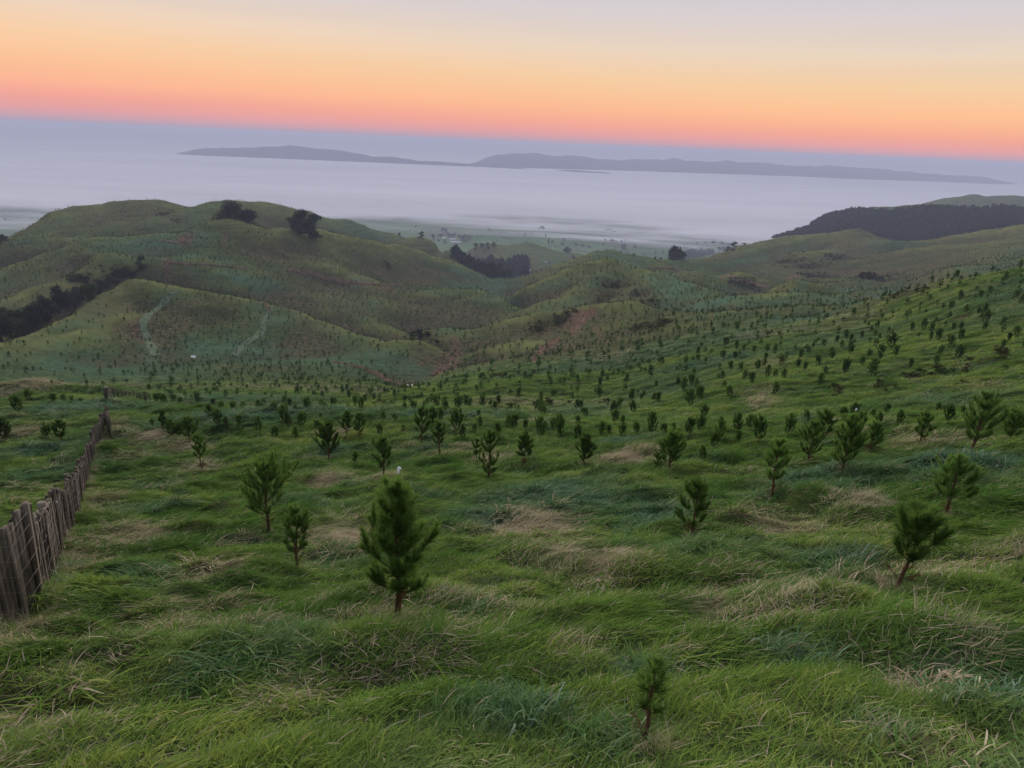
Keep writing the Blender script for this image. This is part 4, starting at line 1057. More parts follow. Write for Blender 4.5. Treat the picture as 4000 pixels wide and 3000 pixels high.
def far_saplings():
    """everything planted that is too small to show as a tree of its own"""
    rng = np.random.default_rng(17)
    protos = []
    for i in range(3):
        T, B, Fo, D = pine_mesh(700+i, 1.0, 0.62, bare=.15, whorls=3, nb=4, dens=64, nl=0.17, nw=0.11, lean=.03, dead=False, peak=.4, leader=.3, sub=0, tone=.04, tubes=3)
        tube(Fo, T.v[0][:54:6][:9] if False else [(0, 0, -.05), (0, 0, .5)], [0.03, 0.02], 3, 0.1)
        protos.append(Fo.build('sapling', M_NEEDLE, None, False, link=False))
    k = P_ORD[N_SOLO:]
    x = [P_X[k]]; y = [P_Y[k]]; H = [P_H[k]]
    # contour planting on the far hills
    gx, gy = np.meshgrid(np.arange(-900, 1000, 4.0), np.arange(440, 1150, 4.2))
    X = (gx+rng.normal(0, .6, gx.shape)).ravel(); Y = (gy+rng.normal(0, .6, gx.shape)+4*np.sin(gx/37)+3*np.sin(gx/15+gy/50)).ravel()
    r = np.hypot(X, Y); az = np.arctan2(X, Y); ok = (np.abs(az) < .70) & (r > 560-200*(np.abs(az) < 0.0))
    ok &= fbm(X/70, Y/70, 3, 421) > -0.25
    Z = gz(X, Y); vis, uu, vv, dep = visible(X, Y, Z+1.0)
    ok &= vis & (Z-EYE > PLAIN+26) & (r < 1180) & ~((uu > 2930) & (r < 1200) & (rng.random(len(X)) < 0.5))
    ok &= rng.random(len(X)) < np.where(r > 680, 0.42, 0.66)
    x.append(X[ok]); y.append(Y[ok]); H.append(np.clip(rng.normal(1.1, .28, ok.sum()), .5, 1.7))
    x = np.concatenate(x); y = np.concatenate(y); H = np.concatenate(H); z = gz(x, y)
    n = len(x)
    gn_scatter('sapling_plantation', np.stack([x, y, z-0.05], -1), protos, rng.integers(0, 3, n), np.stack([np.zeros(n), np.zeros(n), rng.random(n)*6.28], -1),
               np.stack([H*.95, H*.95, H], -1))
far_saplings()

# ------------------------------------------------------------------ grass
def grass_material():
    mt, nt, N, L, out = new_mat('grass_blades')
    def at(k, t='INSTANCER'):
        a = N('ShaderNodeAttribute'); a.attribute_type = t; a.attribute_name = k; return a.outputs['Fac']
    def mix(f, a, b):
        m_ = N('ShaderNodeMixRGB'); L(f, m_.inputs[0])
        for s, i in ((a, 1), (b, 2)):
            if isinstance(s, tuple): m_.inputs[i].default_value = (*s, 1)
            else: L(s, m_.inputs[i])
        return m_.outputs[0]
    tone = at('tone', 'GEOMETRY'); it = at('itone')
    sm = N('ShaderNodeMath'); sm.operation = 'MULTIPLY_ADD'; sm.inputs[1].default_value = 0.55; L(tone, sm.inputs[0])
    im = N('ShaderNodeMath'); im.operation = 'MULTIPLY'; im.inputs[1].default_value = 0.55; L(it, im.inputs[0]); L(im.outputs[0], sm.inputs[2])
    g = N('ShaderNodeValToRGB'); e = g.color_ramp.elements
    e[0].position = 0.0; e[0].color = (0.038, 0.090, 0.019, 1); e[1].position = 1.0; e[1].color = (0.345, 0.370, 0.080, 1)
    x = e.new(0.35); x.color = (0.080, 0.162, 0.032, 1); x = e.new(0.7); x.color = (0.178, 0.262, 0.054, 1)
    L(sm.outputs[0], g.inputs[0])
    f = N('ShaderNodeMath'); f.operation = 'MULTIPLY'; f.use_clamp = True
    fr = N('ShaderNodeMapRange'); fr.inputs[3].default_value = 0.55; fr.inputs[4].default_value = 1.1; L(tone, fr.inputs[0]); L(fr.outputs[0], f.inputs[0]); L(at('frost'), f.inputs[1])
    teal = N('ShaderNodeMixRGB'); teal.inputs[1].default_value = (0.050, 0.115, 0.050, 1); teal.inputs[2].default_value = (0.27, 0.37, 0.29, 1)
    pw = N('ShaderNodeMath'); pw.operation = 'POWER'; pw.inputs[1].default_value = 2.2; L(tone, pw.inputs[0]); L(pw.outputs[0], teal.inputs[0])
    c = mix(f.outputs[0], g.outputs[0], teal.outputs[0])
    st = N('ShaderNodeMixRGB'); st.inputs[1].default_value = (0.25, 0.19, 0.115, 1); st.inputs[2].default_value = (0.62, 0.52, 0.38, 1); L(tone, st.inputs[0])
    # a blade is either straw or green: the patch's dryness is the share of straw blades
    gt = N('ShaderNodeMath'); gt.operation = 'LESS_THAN'; L(at('pick', 'GEOMETRY'), gt.inputs[0])
    dm = N('ShaderNodeMath'); dm.operation = 'MULTIPLY_ADD'; dm.inputs[1].default_value = 0.80; dm.inputs[2].default_value = 0.035; L(at('dry'), dm.inputs[0]); L(dm.outputs[0], gt.inputs[1])
    c = mix(gt.outputs[0], c, st.outputs[0])
    d = N('ShaderNodeBsdfPrincipled'); d.inputs['Roughness'].default_value = 0.8; d.inputs['Specular IOR Level'].default_value = 0.0
    L(c, d.inputs['Base Color'])
    t = N('ShaderNodeBsdfTranslucent'); L(c, t.inputs[0]); ms = N('ShaderNodeMixShader'); ms.inputs[0].default_value = 0.36
    L(d.outputs[0], ms.inputs[1]); L(t.outputs[0], ms.inputs[2]); L(ms.outputs[0], out.inputs[0]); return mt
M_GRASS = grass_material()

def tuft(seed, n, spread, ln, w, e0, e1, lean, jitter):
    """a tuft leaning towards +x; e0/e1 start and end elevation of the blades in degrees"""
    rng = np.random.default_rng(seed)
    rr_ = spread*np.sqrt(rng.random(n)); th = rng.random(n)*6.283
    o = np.stack([rr_*np.cos(th), rr_*np.sin(th), np.full(n, -0.03)], -1)
    az = np.where(rng.random(n) < lean, rng.normal(0, jitter, n), rng.random(n)*6.283)
    L_ = ln*rng.uniform(0.5, 1.25, n); a0 = np.radians(np.clip(rng.normal(e0, 9, n), 4, 88)); a1 = np.radians(rng.normal(e1, 14, n))
    K = 4; pts = [o]
    tw = rng.normal(0, 0.35, n)
    for k in range(K):
        e = a0+(a1-a0)*((k+0.5)/K); a = az+tw*k/K
        pts.append(pts[-1]+np.stack([np.cos(e)*np.cos(a), np.cos(e)*np.sin(a), np.sin(e)], -1)*(L_/K)[:, None])
    pts = np.stack(pts, 1)                                        # n, 5, 3
    pts[:, :, 2] = np.maximum(pts[:, :, 2], -0.03+0.012*np.arange(5)[None, :])
    sd = np.stack([-np.sin(az), np.cos(az), rng.normal(0, 0.35, n)], -1); sd /= np.linalg.norm(sd, axis=1, keepdims=True)
    ww = w*rng.uniform(0.6, 1.35, n)
    prof = np.array([0.75, 1.0, 0.9, 0.6])
    lft = pts[:, :4]-sd[:, None]*(ww[:, None]*prof)[:, :, None]*0.5; rgt = pts[:, :4]+sd[:, None]*(ww[:, None]*prof)[:, :, None]*0.5
    V = np.concatenate([np.stack([lft, rgt], 2).reshape(n, 8, 3), pts[:, 4:5]], 1).reshape(-1, 3)
    b = (np.arange(n)*9)[:, None]
    f4 = np.stack([b+np.array([0, 2, 4]), b+np.array([1, 3, 5]), b+np.array([3, 5, 7]), b+np.array([2, 4, 6])], -1).reshape(-1, 4)
    f3 = np.concatenate([b+6, b+7, b+8], 1)
    tn = np.clip(rng.beta(2, 2.2, n), 0, 1); pk = rng.random(n)
    return mesh_np('tuft', V, [f4, f3], M_GRASS, None, True, False, {'tone': np.repeat(tn, 9), 'pick': np.repeat(pk, 9)})

TUFTS = [tuft(801, 64, .15, .13, .0046, 62, 14, .55, .9), tuft(802, 64, .15, .155, .0050, 52, 2, .7, .7), tuft(803, 64, .15, .115, .0044, 55, 24, .4, 1.0),      # turf
         tuft(804, 60, .15, .20, .0048, 34, -8, .92, .5), tuft(805, 60, .15, .23, .0046, 28, -6, .95, .42), tuft(806, 56, .16, .17, .0044, 22, -2, .95, .55),    # blown over
         tuft(807, 70, .16, .22, .0026, 22, -4, .93, .5), tuft(808, 66, .17, .26, .0024, 16, 0, .95, .6),                                                      # fine dead grass
         tuft(809, 40, .12, .20, .0075, 58, -4, .6, .8), tuft(810, 38, .12, .24, .0085, 50, -12, .75, .7)]                                                       # lush coarse blades

def blow(x, y):
    """direction the grass lies in: mostly to the right and downhill, swirling from patch to patch"""
    return -0.35+1.5*fbm(x/5.5, y/4.5, 3, 431)+0.5*fbm(x/1.4, y/1.4, 2, 432)

def build_grass():
    rng = np.random.default_rng(21)
    # sampling density falls with distance, tufts grow with it
    S = lambda r: np.sqrt(1+(r/6.5)**1.45)
    Dn = lambda r: 105.0/S(r)**2
    R0, R1 = 0.7, 175.0; A = 2.2
    rs = np.exp(np.linspace(math.log(R0), math.log(R1), 2000)); cum = np.cumsum(Dn(rs)*rs*np.gradient(rs))*A
    n = int(cum[-1]); r = np.interp(rng.random(n)*cum[-1], cum, rs); az = rng.uniform(-A/2, A/2, n)
    x = r*np.sin(az); y = r*np.cos(az); z = gz(x, y)
    vis, uu, vv, dep = visible(x, y, z+0.35*np.minimum(S(r), 2.0))
    # a margin beyond the frame keeps the meadow covered from a step to the side
    wide = (r < 26) & (np.abs(az) > 0.60); rim = (r >= 26) & (np.abs(az) > 0.60) & (np.abs(az) < 0.80) & (rng.random(n) < 0.8)
    near_ = (r < 9)
    vis = vis | (wide & (rng.random(n) < np.where(np.abs(az) > 0.8, 0.75, 1.0))) | rim | near_
    x, y, z, r = x[vis], y[vis], z[vis], r[vis]; n = len(x)
    dry, fro, scr = surf(x, y, np.zeros(n), np.zeros(n))
    s = S(r)
    k = rng.random(n)
    lodge = fbm(x/2.2, y/1.8, 3, 441)
    idx = np.where(lodge > 0.05, 3+rng.integers(0, 3, n), rng.integers(0, 3, n))
    idx = np.where((dry > 0.45) & (k < dry), 6+rng.integers(0, 2, n), idx)
    idx = np.where((fro > 0.35) & (k < fro*0.85), 8+rng.integers(0, 2, n), idx)
    idx = np.where((k > 0.965), 8+rng.integers(0, 2, n), idx)
    ang = blow(x, y)+rng.normal(0, 0.35, n)
    hum = fbm(x/1.9+0.3*y, y/1.0, 3, 41)
    hs = np.clip(0.95+0.7*fbm(x/1.1, y/0.9, 3, 451)+0.5*hum, 0.8, 1.8)*(1+0.45*(fro > 0.4))
    sx = s*rng.uniform(.85, 1.2, n); sz = hs*s**0.42
    wv = (1-2*np.abs(fbm(x/5.2+0.4*y/5, y/3.2, 3, 45)))-0.55  # follows the ground waves: lit ridgelets and dark hollows put into blade tone
    it = np.clip(0.36+0.9*wv*sstep(30, 70, r)+0.7*fbm(x/1.7, y/1.3, 4, 461)*(1-.4*sstep(30, 70, r))+0.35*fbm(x/9, y/7, 2, 462)+rng.normal(0, .08, n)-0.12*(fro > .4), 0, 1)
    # lay each tuft on the slope of its own spot
    h_ = 0.10*s; gx = (gz(x+h_, y)-gz(x-h_, y))/(2*h_); gy = (gz(x, y+h_)-gz(x, y-h_))/(2*h_)
    al = gx*np.cos(ang)+gy*np.sin(ang); pp = -gx*np.sin(ang)+gy*np.cos(ang)
    tilt = np.stack([np.arctan(pp)*.9, -np.arctan(al)*.9], -1)+rng.normal(0, 0.08, (n, 2))
    gn_scatter('grass', np.stack([x, y, z], -1), TUFTS, idx, np.stack([tilt[:, 0], tilt[:, 1], ang], -1), np.stack([sx, sx, sz], -1),
               {'dry': dry, 'frost': fro, 'itone': it})
build_grass()
def seed_stalks():
    """sparse bent straw stalks that stand out of the turf, and straw skirts round the near trunks and along the fence foot"""
    rng = np.random.default_rng(25)
    P = []; 
    for (p, H) in BASES[:16]:
        m_ = 10 if H > .9 else 5
        for k in range(m_): P.append((p[0]+rng.normal(0, .10), p[1]+rng.normal(0, .10), rng.uniform(.55, .95), 1.0))
    P = np.array(P); z = gz(P[:, 0], P[:, 1]); n = len(P)
    gn_scatter('straw_grass', np.stack([P[:, 0], P[:, 1], z], -1), TUFTS[6:8]+TUFTS[2:3], rng.integers(0, 3, n), np.stack([rng.normal(0, .2, n), rng.normal(0, .2, n)-0.5, rng.random(n)*6.28], -1),
               np.stack([P[:, 2]*.8, P[:, 2]*.8, P[:, 2]*1.1], -1), {'dry': np.full(n, .95), 'frost': np.zeros(n), 'itone': np.full(n, .5)})
seed_stalks()

# ------------------------------------------------------------------ batten fence on the left
def wood_material(name, a, b):
    mt, nt, N, L, out = new_mat(name)
    tc = N('ShaderNodeTexCoord'); mp = N('ShaderNodeMapping'); mp.inputs['Scale'].default_value = (16, 16, 1.6)
    oi = N('ShaderNodeObjectInfo'); ad = N('ShaderNodeVectorMath'); ad.operation = 'ADD'
    L(tc.outputs['Object'], mp.inputs[0]); L(mp.outputs[0], ad.inputs[0]); L(oi.outputs['Random'], ad.inputs[1])
    n1 = N('ShaderNodeTexNoise'); n1.inputs['Scale'].default_value = 1.6; n1.inputs['Detail'].default_value = 7; n1.inputs['Roughness'].default_value = .65; L(ad.outputs[0], n1.inputs['Vector'])
    n2 = N('ShaderNodeTexNoise'); n2.inputs['Scale'].default_value = 3.5; n2.inputs['Detail'].default_value = 3; L(tc.outputs['Object'], n2.inputs['Vector'])
    r = N('ShaderNodeMapRange'); r.inputs[1].default_value = .35; r.inputs[2].default_value = .68; L(n1.outputs[0], r.inputs[0])
    m1 = N('ShaderNodeMixRGB'); m1.inputs[1].default_value = (*a, 1); m1.inputs[2].default_value = (*b, 1); L(r.outputs[0], m1.inputs[0])
    r2 = N('ShaderNodeMapRange'); r2.inputs[1].default_value = .58; r2.inputs[2].default_value = .72; r2.inputs[4].default_value = .7; L(n2.outputs[0], r2.inputs[0])
    m2 = N('ShaderNodeMixRGB'); m2.inputs[2].default_value = (0.022, 0.017, 0.014, 1); L(r2.outputs[0], m2.inputs[0]); L(m1.outputs[0], m2.inputs[1])
    hv = N('ShaderNodeHueSaturation'); vr = N('ShaderNodeMapRange'); vr.inputs[3].default_value = .55; vr.inputs[4].default_value = 1.4; L(oi.outputs['Random'], vr.inputs[0])
    L(vr.outputs[0], hv.inputs['Value']); L(m2.outputs[0], hv.inputs['Color'])
    p = N('ShaderNodeBsdfPrincipled'); p.inputs['Roughness'].default_value = .9; p.inputs['Specular IOR Level'].default_value = .1; L(hv.outputs[0], p.inputs['Base Color'])
    b_ = N('ShaderNodeBump'); b_.inputs['Strength'].default_value = .6; b_.inputs['Distance'].default_value = .006; L(n1.outputs[0], b_.inputs['Height']); L(b_.outputs[0], p.inputs['Normal'])
    L(p.outputs[0], out.inputs[0]); return mt
M_PALE = wood_material('weathered_wood', (0.062, 0.049, 0.038), (0.160, 0.132, 0.104))
M_POST = wood_material('post_wood', (0.09, 0.072, 0.055), (0.22, 0.19, 0.15))
M_WIRE = plain_mat('rusty_wire', (0.16, 0.12, 0.10), 0.6, .3, 20, .4, 0.5)

def box_geo(g, c, ax, ay, w, t, z0, z1, ztop=0.0, tone=.5, twist=0.0, leanx=0.0, leany=0.0):
    """upright board: width w along ax, thickness t along ay, sawn top slightly sloped, tapered"""
    ca, sa = math.cos(twist), math.sin(twist)
    bx = ax*ca+ay*sa; by = ay*ca-ax*sa
    v = []
    for zz, kx in ((z0, 1.0), (z0+(z1-z0)*.5, .99), (z1, .97)):
        off = bx*leanx*(zz-z0)+by*leany*(zz-z0)
        for sx_, sy_ in ((-1, -1), (1, -1), (1, 1), (-1, 1)):
            q = c+off+bx*sx_*w*.5*kx+by*sy_*t*.5; v.append((q[0], q[1], zz+(ztop*sx_ if zz == z1 else 0)))
    f = []
    for l in (0, 4):
        for k in range(4): f.append((l+k, l+(k+1) % 4, l+4+(k+1) % 4, l+4+k))
    f.append((8, 9, 10, 11))
    g.add(v, None, f, tone)

FENCE_PX = [(-260, 2760), (-90, 2590), (60, 2440), (150, 2318), (235, 2170), (295, 2020), (338, 1890), (372, 1770), (398, 1700), (421, 1652)]
def build_fence():
    rng = np.random.default_rng(31)
    pts = [pick(max(u, -60), v) if u >= -60 else None for u, v in FENCE_PX]
    good = [p for p in pts if p is not None]
    d0 = good[0]-good[1]; d0 = d0/np.linalg.norm(d0[:2])
    good = [good[0]+d0*3.0, good[0]+d0*1.5]+good
    far = [at_range(424, 44, 1645), at_range(424, 58, 1620), at_range(426, 68, 1605), at_range(446, 73, 1585), at_range(490, 74, 1580), at_range(540, 72, 1580), at_range(592, 70, 1580)]
    r_end = math.hypot(good[-1][0], good[-1][1])+1.0
    path = np.array([p[:2] for p in good+far])
    d = np.r_[0, np.cumsum(np.hypot(*np.diff(path, axis=0).T))]
    total = d[-1]
    e = bpy.data.objects.new('batten_fence', None); COL.objects.link(e); e.empty_display_size = .5
    o0 = np.array([path[2][0], path[2][1], float(gz(path[2][0], path[2][1])[0])]); e.location = o0
    tag(e, 'long weathered wooden batten fence with wires running downhill at the left', 'fence')
    def pos(s): return np.array([np.interp(s, d, path[:, 0]), np.interp(s, d, path[:, 1])])
    s = 0.0; k = 0; solo_n = 0; rest = Geo(); post_every = 3.4; next_post = 1.0; hw_prev = 1.12
    gaps = [(d[list(map(tuple, path)).index(tuple(path[len(good)]))]-0.5, 0)]
    while s < total:
        a = pos(s); b = pos(min(s+.05, total)); t = (b-a)/max(np.linalg.norm(b-a), 1e-6); ax = np.array([t[0], t[1], 0]); ay = np.array([-t[1], t[0], 0])
        w = rng.uniform(.07, .11); rdist = np.hypot(*a)
        if r_end < rdist < 66: s += .2; continue
        zg = float(gz(a[0], a[1])[0]); H = 1.07+.07*math.sin(s*.9)+rng.normal(0, .028)
        c = np.array([a[0], a[1], 0])-o0*np.array([1, 1, 0])
        if s >= next_post:
            next_post += post_every
            g = Geo(); rad = rng.uniform(.065, .085)
            cpos = c+ay*.06
            tube(g, [(cpos[0], cpos[1], zg-.3-o0[2]), (cpos[0], cpos[1], zg+.5-o0[2]), (cpos[0]+rng.normal(0, .02), cpos[1], zg+H+.06-o0[2])], [rad, rad*.98, rad*.95], 9)
            if k < 99: g.build('post', M_POST, e, False)
            else: rest.add(np.concatenate(g.v), np.concatenate(g.f3), np.concatenate(g.f4))
        g = rest if solo_n >= 100 else Geo()
        box_geo(g, c+ay*rng.normal(0, .012), ax, ay, w, .038, zg-.15-o0[2], zg+H-o0[2], rng.normal(0, .008), .5, rng.normal(0, .10), rng.normal(0, .009), rng.normal(0, .02))
        if solo_n < 100: g.build('paling', M_PALE, e)
        solo_n += 1; k += 1
        s += w+(rng.uniform(.002, .012) if rdist < 40 else rng.uniform(.0, .25))
    if rest.n: tag(rest.build('paling', M_PALE, e), kind='stuff')
    # six line wires on the near side
    ss = np.arange(0, total, .45)
    rs_ = np.array([np.hypot(*pos(s)) for s in ss])
    for hgt, run in [(h_, r_) for h_ in (.12, .32, .52, .70, .86, 1.02) for r_ in (ss[rs_ < r_end], ss[rs_ > 66])]:
        pl = []
        if len(run) < 3: continue
        for s in run:
            a = pos(s); b = pos(min(s+.05, total)); t = (b-a)/max(np.linalg.norm(b-a), 1e-6); n_ = np.array([t[1], -t[0]])
            q = a+n_*.045; pl.append((q[0]-o0[0], q[1]-o0[1], float(gz(a[0], a[1])[0])+hgt+.012*math.sin(s*1.9+hgt*9)-o0[2]))
        g = Geo(); tube(g, pl, .0018, 4); g.build('wire', M_WIRE, e)
    # diagonal stays of the netting
    g = Geo()
    for s in np.arange(0, 26, .62):
        for sg in (1, -1):
            a = pos(s); b = pos(s+.9); t = (b-a)/np.linalg.norm(b-a); n_ = np.array([t[1], -t[0]])*.047
            za, zb = float(gz(*a)[0]), float(gz(*b)[0])
            h0, h1 = (.1, 1.0) if sg > 0 else (1.0, .1)
            tube(g, [(a[0]+n_[0]-o0[0], a[1]+n_[1]-o0[1], za+h0-o0[2]), (b[0]+n_[0]-o0[0], b[1]+n_[1]-o0[1], zb+h1-o0[2])], .0012, 3)
    g.build('netting', M_WIRE, e)
    # tall strainer post where the fence drops over the bench
    pa = at_range(425, 67.5, 1605); g = Geo(); zz = pa[2]
    tube(g, [(pa[0]-o0[0], pa[1]-o0[1], zz-.3-o0[2]), (pa[0]-o0[0], pa[1]-o0[1], zz+1.25-o0[2]), (pa[0]+.02-o0[0], pa[1]-o0[1], zz+1.32-o0[2])], [.20, .19, .185], 12)
    g.build('strainer_post', M_POST, e, False)
    # rank dead grass along the foot of the fence
    P = []
    for s in np.arange(0, total, .09):
        a = pos(s); b = pos(s+.05); t = (b-a)/np.linalg.norm(b-a); n_ = np.array([t[1], -t[0]])
        if r_end < np.hypot(*a) < 66: continue
        q = a+n_*abs(rng.normal(.13, .10)); P.append((q[0], q[1]))
    P = np.array(P); n = len(P); z = gz(P[:, 0], P[:, 1])
    sc = rng.uniform(.5, 1.0, n)*(1+.3*sstep(15, 50, np.hypot(P[:, 0], P[:, 1])))
    gn_scatter('dead_grass', np.stack([P[:, 0], P[:, 1], z], -1), TUFTS[6:8]+TUFTS[0:1], rng.integers(0, 3, n), np.stack([rng.normal(0, .2, n), -0.4+rng.normal(0, .25, n), rng.random(n)*6.28], -1),
               np.stack([sc, sc, sc*1.15], -1), {'dry': np.clip(rng.normal(.85, .12, n), 0, 1), 'frost': np.zeros(n), 'itone': rng.random(n)})
build_fence()

# ------------------------------------------------------------------ trees, woods, farm on the plain, tracks
def leaf_material(name, a, b):
    return needle_material(name, a, b, 0.15)
M_CYPRESS = leaf_material('cypress_leaves', (0.015, 0.025, 0.017), (0.056, 0.070, 0.046))
M_BUSH = leaf_material('bush_leaves', (0.012, 0.024, 0.012), (0.045, 0.062, 0.026))
M_PINE2 = leaf_material('old_pine_needles', (0.014, 0.024, 0.017), (0.052, 0.066, 0.038))
M_FIELDT = leaf_material('field_tree_leaves', (0.016, 0.030, 0.018), (0.045, 0.065, 0.030))
M_BROWNT = leaf_material('bare_twigs', (0.050, 0.036, 0.030), (0.10, 0.075, 0.058))
M_TRUNK = plain_mat('old_bark', (0.075, 0.055, 0.042), 0.95, .4, 6, .05, stretch=(1, 1, .3))

def crown_tree(seed, H, W, n, leaf, trunk=.3, lobes=9, shape='round', flat=.8):
    """trunk and limbs, crown of leaf-sized faces in uneven lobes with gaps"""
    rng = np.random.default_rng(seed); T, Fo = Geo(), Geo()
    tr = 0.022*H+.03
    tube(T, [(0, 0, -.6), (.01*H, 0, H*.25), (.02*H*rng.normal(), .02*H*rng.normal(), H*.55), (0, 0, H*.86)], [tr*1.25, tr, tr*.6, tr*.15], 7)
    cs = []
    for k in range(lobes):
        q = (k+.5)/lobes
        a = k*2.4+rng.normal(0, .4)
        if shape == 'cone': h = trunk+(1-trunk)*q; rad = W*.5*(1-q)**.8*.75; s = W*.26*(1.15-q)
        elif shape == 'broad': h = trunk+(.86-trunk)*((k*.618) % 1); rad = W*.40*rng.uniform(.1, 1.0)*math.sqrt(max(.05, 1-.75*h*h)); s = W*rng.uniform(.22, .31)
        else: h = trunk+(.9-trunk)*rng.random()**.8; rad = W*.36*math.sin(math.pi*min(max(h, .15), .95))*rng.uniform(.3, 1.1); s = W*rng.uniform(.17, .27)
        c = np.array([rad*math.cos(a), rad*math.sin(a), H*h]); s_ = np.array([s, s, s*flat]); s_[2] = min(s_[2], H*(1-h)+.1*H, H*h)
        cs.append((c, s_))
        tube(T, [(0, 0, H*max(.15, h-.25)), tuple(c*.55+np.array([0, 0, H*h*.38])), tuple(c)], [tr*.5, tr*.3, tr*.1], 4)
    if shape == 'broad': cs += [(np.array([0, 0, H*.42]), np.array([W*.40, W*.36, H*.40])), (np.array([0, 0, H*.66]), np.array([W*.28, W*.28, H*.30]))]*2
    m_ = n//len(cs)
    for c, s in cs:
        d = rng.normal(size=(m_, 3)); d /= np.linalg.norm(d, axis=1, keepdims=True); rr_ = rng.random(m_)**.45
        wob = 1+.35*np.sin(d[:, 0]*5+seed)*np.sin(d[:, 1]*6+2)*np.cos(d[:, 2]*4)
        o = c+d*s*(rr_*wob)[:, None]
        o[:, 2] = np.maximum(o[:, 2], .04*H)
        nrm = d+rng.normal(0, .55, (m_, 3)); nrm /= np.linalg.norm(nrm, axis=1, keepdims=True)
        t1 = np.cross(nrm, rng.normal(size=(m_, 3))); t1 /= np.linalg.norm(t1, axis=1, keepdims=True); t2 = np.cross(nrm, t1)
        L_ = leaf*rng.uniform(.6, 1.4, m_)[:, None]
        v = np.stack([o-t1*L_*.5, o+t2*L_*.32, o+t1*L_*.5, o-t2*L_*.28], 1).reshape(-1, 3)
        b = np.arange(m_)*4; f = np.stack([b, b+1, b+2, b+3], -1)
        tn = np.clip(rng.normal(.4, .22)+rng.normal(0, .18, m_), 0, 1)
        Fo.add(v, None, f, np.repeat(tn, 4))
    return T, Fo

def tree_thing(name, loc, geo, mat, label, group=None, rot=0, scale=(1, 1, 1)):
    e = bpy.data.objects.new(name, None); COL.objects.link(e); e.location = loc; e.rotation_euler = (0, 0, rot); e.scale = scale; e.empty_display_size = 1
    T, Fo = geo
    for nm, d, m_ in (('trunk', T, M_TRUNK), ('crown', Fo, mat)):
        if isinstance(d, Geo): d.build(nm, m_, e)
        else:
            c = bpy.data.objects.new(nm, d); COL.objects.link(c); c.parent = e
    return tag(e, label, 'tree', group)

def hill_trees():
    for k, (u, r, hpx, wpx, lab) in enumerate([
        (902, 600, 108, 100, 'taller left half of the dark twin cypress clump on the hilltop'),
        (962, 596, 84, 84, 'lower right half of the dark twin cypress clump on the hilltop, leaning downhill'),
        (1168, 612, 92, 66, 'left one of the two dark cypresses right of the hilltop clump'),
        (1214, 612, 84, 60, 'right one of the two dark cypresses right of the hilltop clump')]):
        p = at_range(u, r, 850); mp = PX(p)
        top = {902: 797, 962: 822, 1168: 809, 1214: 826}[u]
        hpx = max(hpx, ((EYE+pix_az_t(u, top)[1][0]*math.hypot(p[0], p[1]))-p[2])/mp)
        g = crown_tree(900+k, hpx*mp, wpx*mp*1.3, 6000, 1.2, .10, 20, 'broad', .5)
        tree_thing('cypress_tree', p, g, M_CYPRESS, lab, 'dark cypresses on the left hill')
    p = pick(556, 1083.5) ; p = at_range(556, math.hypot(p[0], p[1])+6, 1075)
    mp = PX(p)
    tree_thing('bush_tree', p, crown_tree(910, 52*mp, 58*mp, 1500, .55, .08, 12, 'round', .8), M_BUSH, 'lone rounded dark tree beside the top of the track on the left hill', None)
hill_trees()

def lib_tree(seeds, n, leaf, trunk, lobes, shape, mat, asp, flat=.8):
    out = []
    for s in seeds:
        T, Fo = crown_tree(s, 1.0, asp, n, leaf, trunk, lobes, shape, flat)
        a = T.build('trunk', M_TRUNK, None, False, False); b = Fo.build('crown', mat, None, False, False)
        out.append((a.data, b.data)); bpy.data.objects.remove(a); bpy.data.objects.remove(b)
    return out
BUSH = lib_tree(range(920, 927), 900, .10, .10, 13, 'round', M_BUSH, 1.0)
FIELD = lib_tree(range(930, 936), 420, .13, .14, 9, 'round', M_FIELDT, 1.0)
BROWN = lib_tree(range(940, 944), 420, .10, .16, 9, 'round', M_BROWNT, 1.0)
CONE = lib_tree(range(950, 954), 420, .12, .1, 10, 'cone', M_PINE2, .55)

def put_lib(name, p, hpx, wpx, lib, i, label, group, rot=None):
    mp = PX(p); H = hpx*mp; W = wpx*mp
    tree_thing(name, p-np.array([0, 0, .04*H]), lib[i % len(lib)], None, label, group, rot if rot is not None else i*1.7, (W, W, H))

